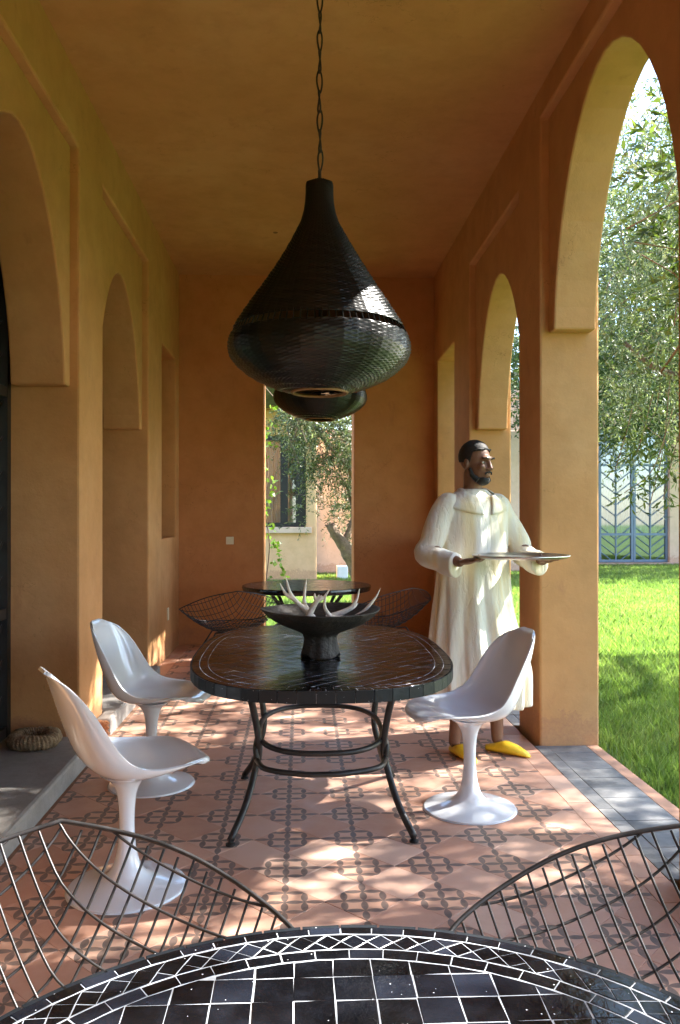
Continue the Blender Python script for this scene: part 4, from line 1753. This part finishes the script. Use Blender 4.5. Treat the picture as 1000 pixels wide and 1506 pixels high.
def antler(label, main, tines, Y0, dY=0, r=.017):
    base = at(*z5(*main[0]), Y0)
    root_loc = base
    mb = MB()
    P = [at(*z5(*q), Y0 + dY * i / (len(main) - 1)) for i, q in enumerate(main)]
    pp = spline(P, 6)
    k = len(pp)
    mb.tube([p - root_loc for p in pp], [r * (1 - .82 * (i / (k - 1)) ** 1.3) for i in range(k)], 10)
    for tn, dy in tines:
        Pt = [at(*z5(*q), Y0 + dY * .5 + dy * i) for i, q in enumerate(tn)]
        pt_ = spline(Pt, 6)
        kk = len(pt_)
        mb.tube([p - root_loc for p in pt_], [r * .68 * (1 - .82 * (i / (kk - 1)) ** 1.3) for i in range(kk)], 8)
    o = mb.build('antler', 'antler', None, smooth=True, loc=root_loc)
    rm_ = o.modifiers.new('weld', 'REMESH')
    rm_.mode = 'VOXEL'
    rm_.voxel_size = .0028
    s2 = o.modifiers.new('soft', 'SMOOTH')
    s2.iterations = 3
    tag(o, label, 'antler', 'antlers lying in the bowl')
    return o


antler('bleached antler with two tall tines rising over the rim of the bowl', [(420, 370), (365, 305), (290, 235), (235, 160), (202, 45)], [([(262, 205), (200, 165), (157, 85)], 0.0), ([(372, 300), (338, 230), (343, 130), (356, 52)], .02)], 3.62, -.02)
antler('short forked antler standing in the middle of the bowl', [(350, 380), (385, 300), (430, 222), (480, 195), (522, 135)], [([(432, 218), (414, 190), (416, 158)], 0), ([(440, 212), (440, 195), (446, 172)], .01), ([(455, 206), (460, 190), (466, 176)], 0)], 3.56, 0, .016)
antler('antler curving up in a hook beside the forked one', [(640, 350), (560, 345), (518, 318), (488, 265), (490, 205), (505, 170)], [], 3.53, -.02, .013)
antler('long antler resting on the bowl and rising to one thin point', [(500, 345), (600, 310), (680, 270), (722, 210), (743, 128)], [([(660, 285), (705, 262), (735, 232)], .03)], 3.66, .02, .016)
antler('slim antler leaning out over the rim of the bowl', [(700, 345), (770, 300), (830, 235), (870, 180), (899, 123)], [], 3.72, .03, .011)

# ------------------------------------------------------------------ coiled straw ring on the doorstep
RC = Vector((-1.47, 4.58, .101))
mb = MB()
n1, n2 = 160, 18
v, f = [], []
for i in range(n1):
    a = 2 * PI * i / n1
    for j in range(n2):
        b = 2 * PI * j / n2
        wrap = 1 + .07 * math.sin(a * 38 + b * 1.0) + .05 * math.sin(a * 11 + 2 * b) + .03 * random.uniform(-1, 1)
        rr = .044 * wrap
        v.append(((.10 + rr * math.cos(b)) * math.cos(a), (.10 + rr * math.cos(b)) * math.sin(a), .040 + rr * .9 * math.sin(b) + .004 * math.sin(3 * a)))
for i in range(n1):
    for j in range(n2):
        f.append((i * n2 + j, ((i + 1) % n1) * n2 + j, ((i + 1) % n1) * n2 + (j + 1) % n2, i * n2 + (j + 1) % n2))
o = mb.add(v, f).build('straw_ring', 'straw', None, smooth=True, loc=RC)
tag(o, 'coiled straw ring lying on the grey doorstep by the pillar', 'ring')

# ------------------------------------------------------------------ walking man with a tray
MAN = Vector((1.0, 4.72, 0))
man = MB()
TRAY = Vector((.0, -.43, 1.145))
TR = .26


def limb(pts, rs, n=12, k=5):
    pp = spline(pts, k)
    t = np.linspace(0, 1, len(pts))
    tt = np.linspace(0, 1, len(pp))
    man.tube(pp, [float(q) for q in np.interp(tt, t, rs)], n)
    for p, r in ((pts[0], rs[0]), (pts[-1], rs[-1])):
        man.ell(p, (r, r, r), 12, 8)


HR = Matrix.Rotation(R(14), 3, 'Z') @ Matrix.Rotation(R(4), 3, 'X')
HC = Vector((0, -.035, 1.675))


def hp(x, y, z):
    return HC + HR @ Vector((x, y, z))


# torso, neck, head
man.ell((0, 0, 1.28), (.19, .12, .27), 20, 14).ell((0, .01, 1.0), (.17, .12, .18), 20, 12)
limb([(0, .015, 1.45), (0, 0, 1.53), hp(0, .02, -.07)], [.07, .056, .056], 14)
man.ell(hp(0, .018, .035), (.076, .096, .092), 24, 16, HR)            # skull
man.ell(hp(0, -.018, -.035), (.062, .074, .085), 20, 14, HR)          # face
man.ell(hp(0, -.045, -.088), (.040, .042, .034), 16, 10, HR)          # chin
man.ell(hp(0, -.083, .030), (.050, .018, .014), 16, 8, HR)            # brow
for sx in (-1, 1):
    man.ell(hp(sx * .036, -.070, -.022), (.024, .024, .02), 12, 8, HR)  # cheek bones
    man.ell(hp(sx * .077, .012, -.008), (.010, .018, .032), 12, 8, HR)  # ears
    man.ell(hp(sx * .013, -.098, -.033), (.010, .011, .008), 10, 6, HR)  # nostrils
man.tube([hp(0, -.088, .02), hp(0, -.101, -.008), hp(0, -.110, -.028), hp(0, -.098, -.037)], [.009, .011, .013, .009], 10)
man.ell(hp(0, -.090, -.060), (.024, .010, .006), 12, 8, HR).ell(hp(0, -.088, -.071), (.021, .010, .007), 12, 8, HR)


def hand(wr, edge, sx):
    """palm below the tray rim, fingers under it, thumb over it"""
    wr, edge = Vector(wr), Vector(edge)
    d = (edge - wr).normalized()
    side = d.cross(Vector((0, 0, 1))).normalized()
    palm = wr + d * .055
    rot = Matrix((side, d, Vector((0, 0, 1)))).transposed()
    man.ell(palm, (.040, .056, .018), 16, 10, rot)
    for k, (o_, L) in enumerate(((-.029, .064), (-.010, .076), (.010, .072), (.028, .058))):
        b0 = palm + d * .035 + side * o_
        man.tube([b0, b0 + d * L * .45 + Vector((0, 0, -.004)), b0 + d * L * .8 + Vector((0, 0, .002)), b0 + d * L + Vector((0, 0, .009))], [.0095, .009, .0085, .007], 8)
    inner = -sx * 1.0
    s2 = side * (1 if side.x * inner > 0 else -1)
    b0 = palm - d * .015 + s2 * .032
    man.tube([b0, b0 + s2 * .022 + d * .022 + Vector((0, 0, .012)), b0 + s2 * .022 + d * .055 + Vector((0, 0, .026))], [.013, .011, .009], 8)


hands = {}
for sx in (-1, 1):
    el = Vector((sx * (.31 if sx < 0 else .29), .0 if sx < 0 else -.06, 1.185))
    ed = TRAY + Vector((sx * .225, .09 if sx < 0 else -.0, -.012))
    wr = TRAY + Vector((sx * .255, .20 if sx < 0 else .12, -.028))
    limb([(sx * .185, .0, 1.44), (sx * .25, .0, 1.32), el], [.056, .05, .043])
    limb([el, (el + wr) / 2 + Vector((0, 0, -.005)), wr], [.043, .038, .027])
    hand(wr, ed, sx)
    hands[sx] = (el, wr)
# legs in mid stride
FEET = {-1: (Vector((-.13, -.06, 0)), R(6)), 1: (Vector((.13, -.12, 0)), R(-28))}
for sx in (-1, 1):
    ft, _ = FEET[sx]
    limb([(sx * .09, .0, .95), (sx * .10, -.03 if sx < 0 else -.07, .52), (ft.x, ft.y + .06, .07)], [.085, .058, .034])
    man.ell((ft.x, ft.y + .02, .028), (.030, .07, .016), 14, 8)
mo = man.build('person', 'skin', None, smooth=True, recalc=False)
mo.location = MAN
mo.rotation_euler = (0, 0, R(24))
rm_ = mo.modifiers.new('weld', 'REMESH')
rm_.mode = 'VOXEL'
rm_.voxel_size = .0055
rm_.use_smooth_shade = True
s2 = mo.modifiers.new('soft', 'SMOOTH')
s2.iterations = 4
tag(mo, 'bearded man in a long cream robe and yellow slippers carrying a silver tray', 'person')

# eyes, hair and beard
for sx in (-1, 1):
    MB().ell(hp(sx * .031, -.0755, .004), (.013, .0085, .0065), 14, 10, HR).build('eye', 'eye_white', mo, smooth=True)
    MB().ell(hp(sx * .031, -.0828, .004), (.0058, .0022, .0055), 10, 8, HR).build('iris', 'eye', mo, smooth=True)
    MB().tube([hp(sx * .014, -.099, .026), hp(sx * .035, -.099, .033), hp(sx * .054, -.086, .027)], [.004, .005, .003], 6).build('eyebrow', 'hair', mo, smooth=True)
hb_ = MB()
n, m_ = 40, 24
v, f = [], []
for i in range(m_ + 1):
    th = PI * .62 * i / m_
    for j in range(n):
        ph = 2 * PI * j / n
        q = Vector((.080 * math.sin(th) * math.cos(ph), .101 * math.sin(th) * math.sin(ph), .098 * math.cos(th)))
        fr_ = max(0, -math.sin(ph))
        if fr_ > .35 and q.z < .045 * fr_ ** .5:
            q.z = .045 * fr_ ** .5
            q.y = max(q.y, -.082)
        q *= 1 + random.uniform(-.012, .012)
        v.append(hp(q.x, q.y + .018, q.z + .037))
for i in range(m_):
    for j in range(n):
        f.append((i * n + j, (i + 1) * n + j, (i + 1) * n + (j + 1) % n, i * n + (j + 1) % n))
o = hb_.add(v, f).build('hair', 'hair', mo, smooth=True, recalc=False)
o.modifiers.new('thick', 'SOLIDIFY').thickness = .006
bd = MB()
bd.ell(hp(0, -.056, -.098), (.042, .040, .030), 18, 12, HR)
for sx in (-1, 1):
    bd.tube([hp(sx * .070, -.010, -.03), hp(sx * .066, -.028, -.07), hp(sx * .045, -.055, -.098)], [.010, .014, .02], 8)
bd.tube([hp(-.030, -.091, -.062), hp(-.018, -.100, -.050), hp(0, -.103, -.048), hp(.018, -.100, -.050), hp(.030, -.091, -.062)], .0055, 8)
o = bd.build('beard', 'hair', mo, smooth=True, recalc=False)
r_ = o.modifiers.new('weld', 'REMESH')
r_.mode = 'VOXEL'
r_.voxel_size = .004

# robe
rb = MB()
Z = [.28, .30, .45, .6, .8, .95, 1.1, 1.25, 1.36, 1.43, 1.475, 1.505, 1.525]
RX = [.285, .288, .285, .272, .25, .235, .225, .222, .222, .212, .165, .105, .080]
RY = [.225, .228, .22, .205, .185, .17, .16, .152, .145, .130, .110, .085, .072]
n = 144
v, f = [], []
zz_ = np.linspace(Z[0], Z[-1], 64)
for z in zz_:
    rx, ry = interp(z, Z, RX), interp(z, Z, RY)
    k = max(0, (1.15 - z) / .85)
    tp_ = max(0, (1.40 - z) / 1.0)
    for j in range(n):
        a = 2 * PI * j / n
        fold = .036 * k * (abs(math.sin(6 * a + .7 * math.sin(2 * a) + .9 * z)) ** .6 * 2 - 1.3) + .010 * min(1, tp_) * (abs(math.sin(5 * a - 2.5 * z + 1)) ** .5 - .7) + .012 * k * math.sin(17 * a + 3 * z + 1) + .006 * min(1, tp_ * 1.5) * math.sin(13 * a - 5 * z)
        sway = .05 * k * k
        r0 = 1 + fold / max(rx, .1)
        # knee of the leading leg pushes the cloth
        push = .05 * math.exp(-((z - .52) / .2) ** 2) * max(0, math.cos(a + PI / 2 - .35)) ** 2
        x, y = rx * math.cos(a) * r0, ry * math.sin(a) * r0
        l_ = math.hypot(x, y)
        x += x / l_ * push
        y += y / l_ * push
        v.append((x + sway * .5 * k, y - .02 * k, z + .012 * k * k * math.sin(3 * a + 1)))
for i in range(len(zz_) - 1):
    for j in range(n):
        f.append((i * n + j, i * n + (j + 1) % n, (i + 1) * n + (j + 1) % n, (i + 1) * n + j))
f.append(tuple(range(n))[::-1])
f.append(tuple(range((len(zz_) - 1) * n, len(zz_) * n)))
rb.add(v, f)
for sx in (-1, 1):
    el, wr = hands[sx]
    P0 = Vector((sx * .17, .0, 1.43))
    path = spline([P0, Vector((sx * .235, .0, 1.34)), Vector((sx * .285, el.y, 1.22)), el + Vector((sx * .012, .0, -.03)), (el * .55 + wr * .45) + Vector((0, 0, -.03)), el * .12 + wr * .88 + Vector((0, 0, -.012))], 6)
    k = len(path)
    rr = np.interp(np.linspace(0, 1, k), [0, .2, .5, .65, .85, 1], [.078, .074, .066, .070, .062, .056])
    q = MB().tube(path, [float(r) * (1 + .02 * math.sin(i * .9 + sx)) for i, r in enumerate(rr)], 20)
    rb.add(q.v, q.f)
    rb.ell(P0, (.076, .076, .074), 16, 10)
    # open bell of the sleeve hanging below the forearm
    b0, b1 = el * .75 + wr * .25 + Vector((0, 0, -.035)), el * .10 + wr * .90 + Vector((0, 0, -.028))
    bp = [b0 + (b1 - b0) * (i / 8) + Vector((0, 0, -.012 * math.sin(PI * i / 8))) for i in range(9)]
    q = MB().tube(bp, [.050 + .008 * (i / 8) for i in range(9)], 18, r2=1.15)
    rb.add(q.v, q.f)
ro = rb.build('robe', 'robe', mo, smooth=True, recalc=False)
r_ = ro.modifiers.new('weld', 'REMESH')
r_.mode = 'VOXEL'
r_.voxel_size = .0065
r_.use_smooth_shade = True
s2 = ro.modifiers.new('soft', 'SMOOTH')
s2.iterations = 3
# flat wide collar with a front slit
cb = MB()
v, f = [], []
n, m_ = 72, 7
for i in range(m_ + 1):
    t = i / m_
    for j in range(n + 1):
        a = -PI / 2 + .10 + (2 * PI - .20) * j / n
        front = max(0, -math.sin(a)) ** 2
        zt = 1.532 - .045 * front
        zb = 1.425 - .05 * front
        z = zt + (zb - zt) * t
        rx = interp(z, Z, RX) + .007 + .003 * math.sin(9 * a) * t
        ry = interp(z, Z, RY) + .009
        opening = .035 * front * (1 - t)
        x = rx * math.cos(a)
        v.append((x + math.copysign(opening, x), ry * math.sin(a), z))
for i in range(m_):
    for j in range(n):
        f.append((i * (n + 1) + j, i * (n + 1) + j + 1, (i + 1) * (n + 1) + j + 1, (i + 1) * (n + 1) + j))
o = cb.add(v, f).build('collar', 'robe', mo, smooth=True)
o.modifiers.new('thick', 'SOLIDIFY').thickness = .006
# slippers
for sx in (-1, 1):
    ft, ra = FEET[sx]
    sl = MB()
    n, m_ = 24, 16
    v, f = [], []
    for i in range(m_ + 1):
        t = i / m_
        yy = .11 - .27 * t
        ww = .047 * (math.sin(PI * min(1, max(.0, t * .93 + .05))) ** .45) * (1 - .12 * (t < .4))
        hh = interp(t, [0, .2, .45, .7, .9, 1], [.035, .05, .075, .058, .035, .012])
        for j in range(n):
            b = 2 * PI * j / n
            v.append((ww * math.cos(b), yy, max(.002, hh * .5 + hh * .5 * math.sin(b) * (1 if math.sin(b) > 0 else .95))))
    for i in range(m_):
        for j in range(n):
            f.append((i * n + j, i * n + (j + 1) % n, (i + 1) * n + (j + 1) % n, (i + 1) * n + j))
    f.append(tuple(range(n)))
    f.append(tuple(range(m_ * n, (m_ + 1) * n))[::-1])
    o = sl.add(v, f).build('slipper', 'yellow', mo, smooth=True)
    o.location = (ft.x, ft.y - .0, 0)
    o.rotation_euler = (0, 0, -ra)

# tray and tea glasses
mw = Matrix.Translation(MAN) @ Matrix.Rotation(R(24), 4, 'Z')
tw = mw @ TRAY
tr_ = MB().lathe([(0, 0), (TR - .02, 0), (TR - .004, .010), (TR, .016), (TR - .004, .018), (TR - .022, .004), (0, .004)], 72).build('serving_tray', 'silver', None, smooth=True, loc=tw)
tag(tr_, 'round silver serving tray held at waist height by the man', 'tray')
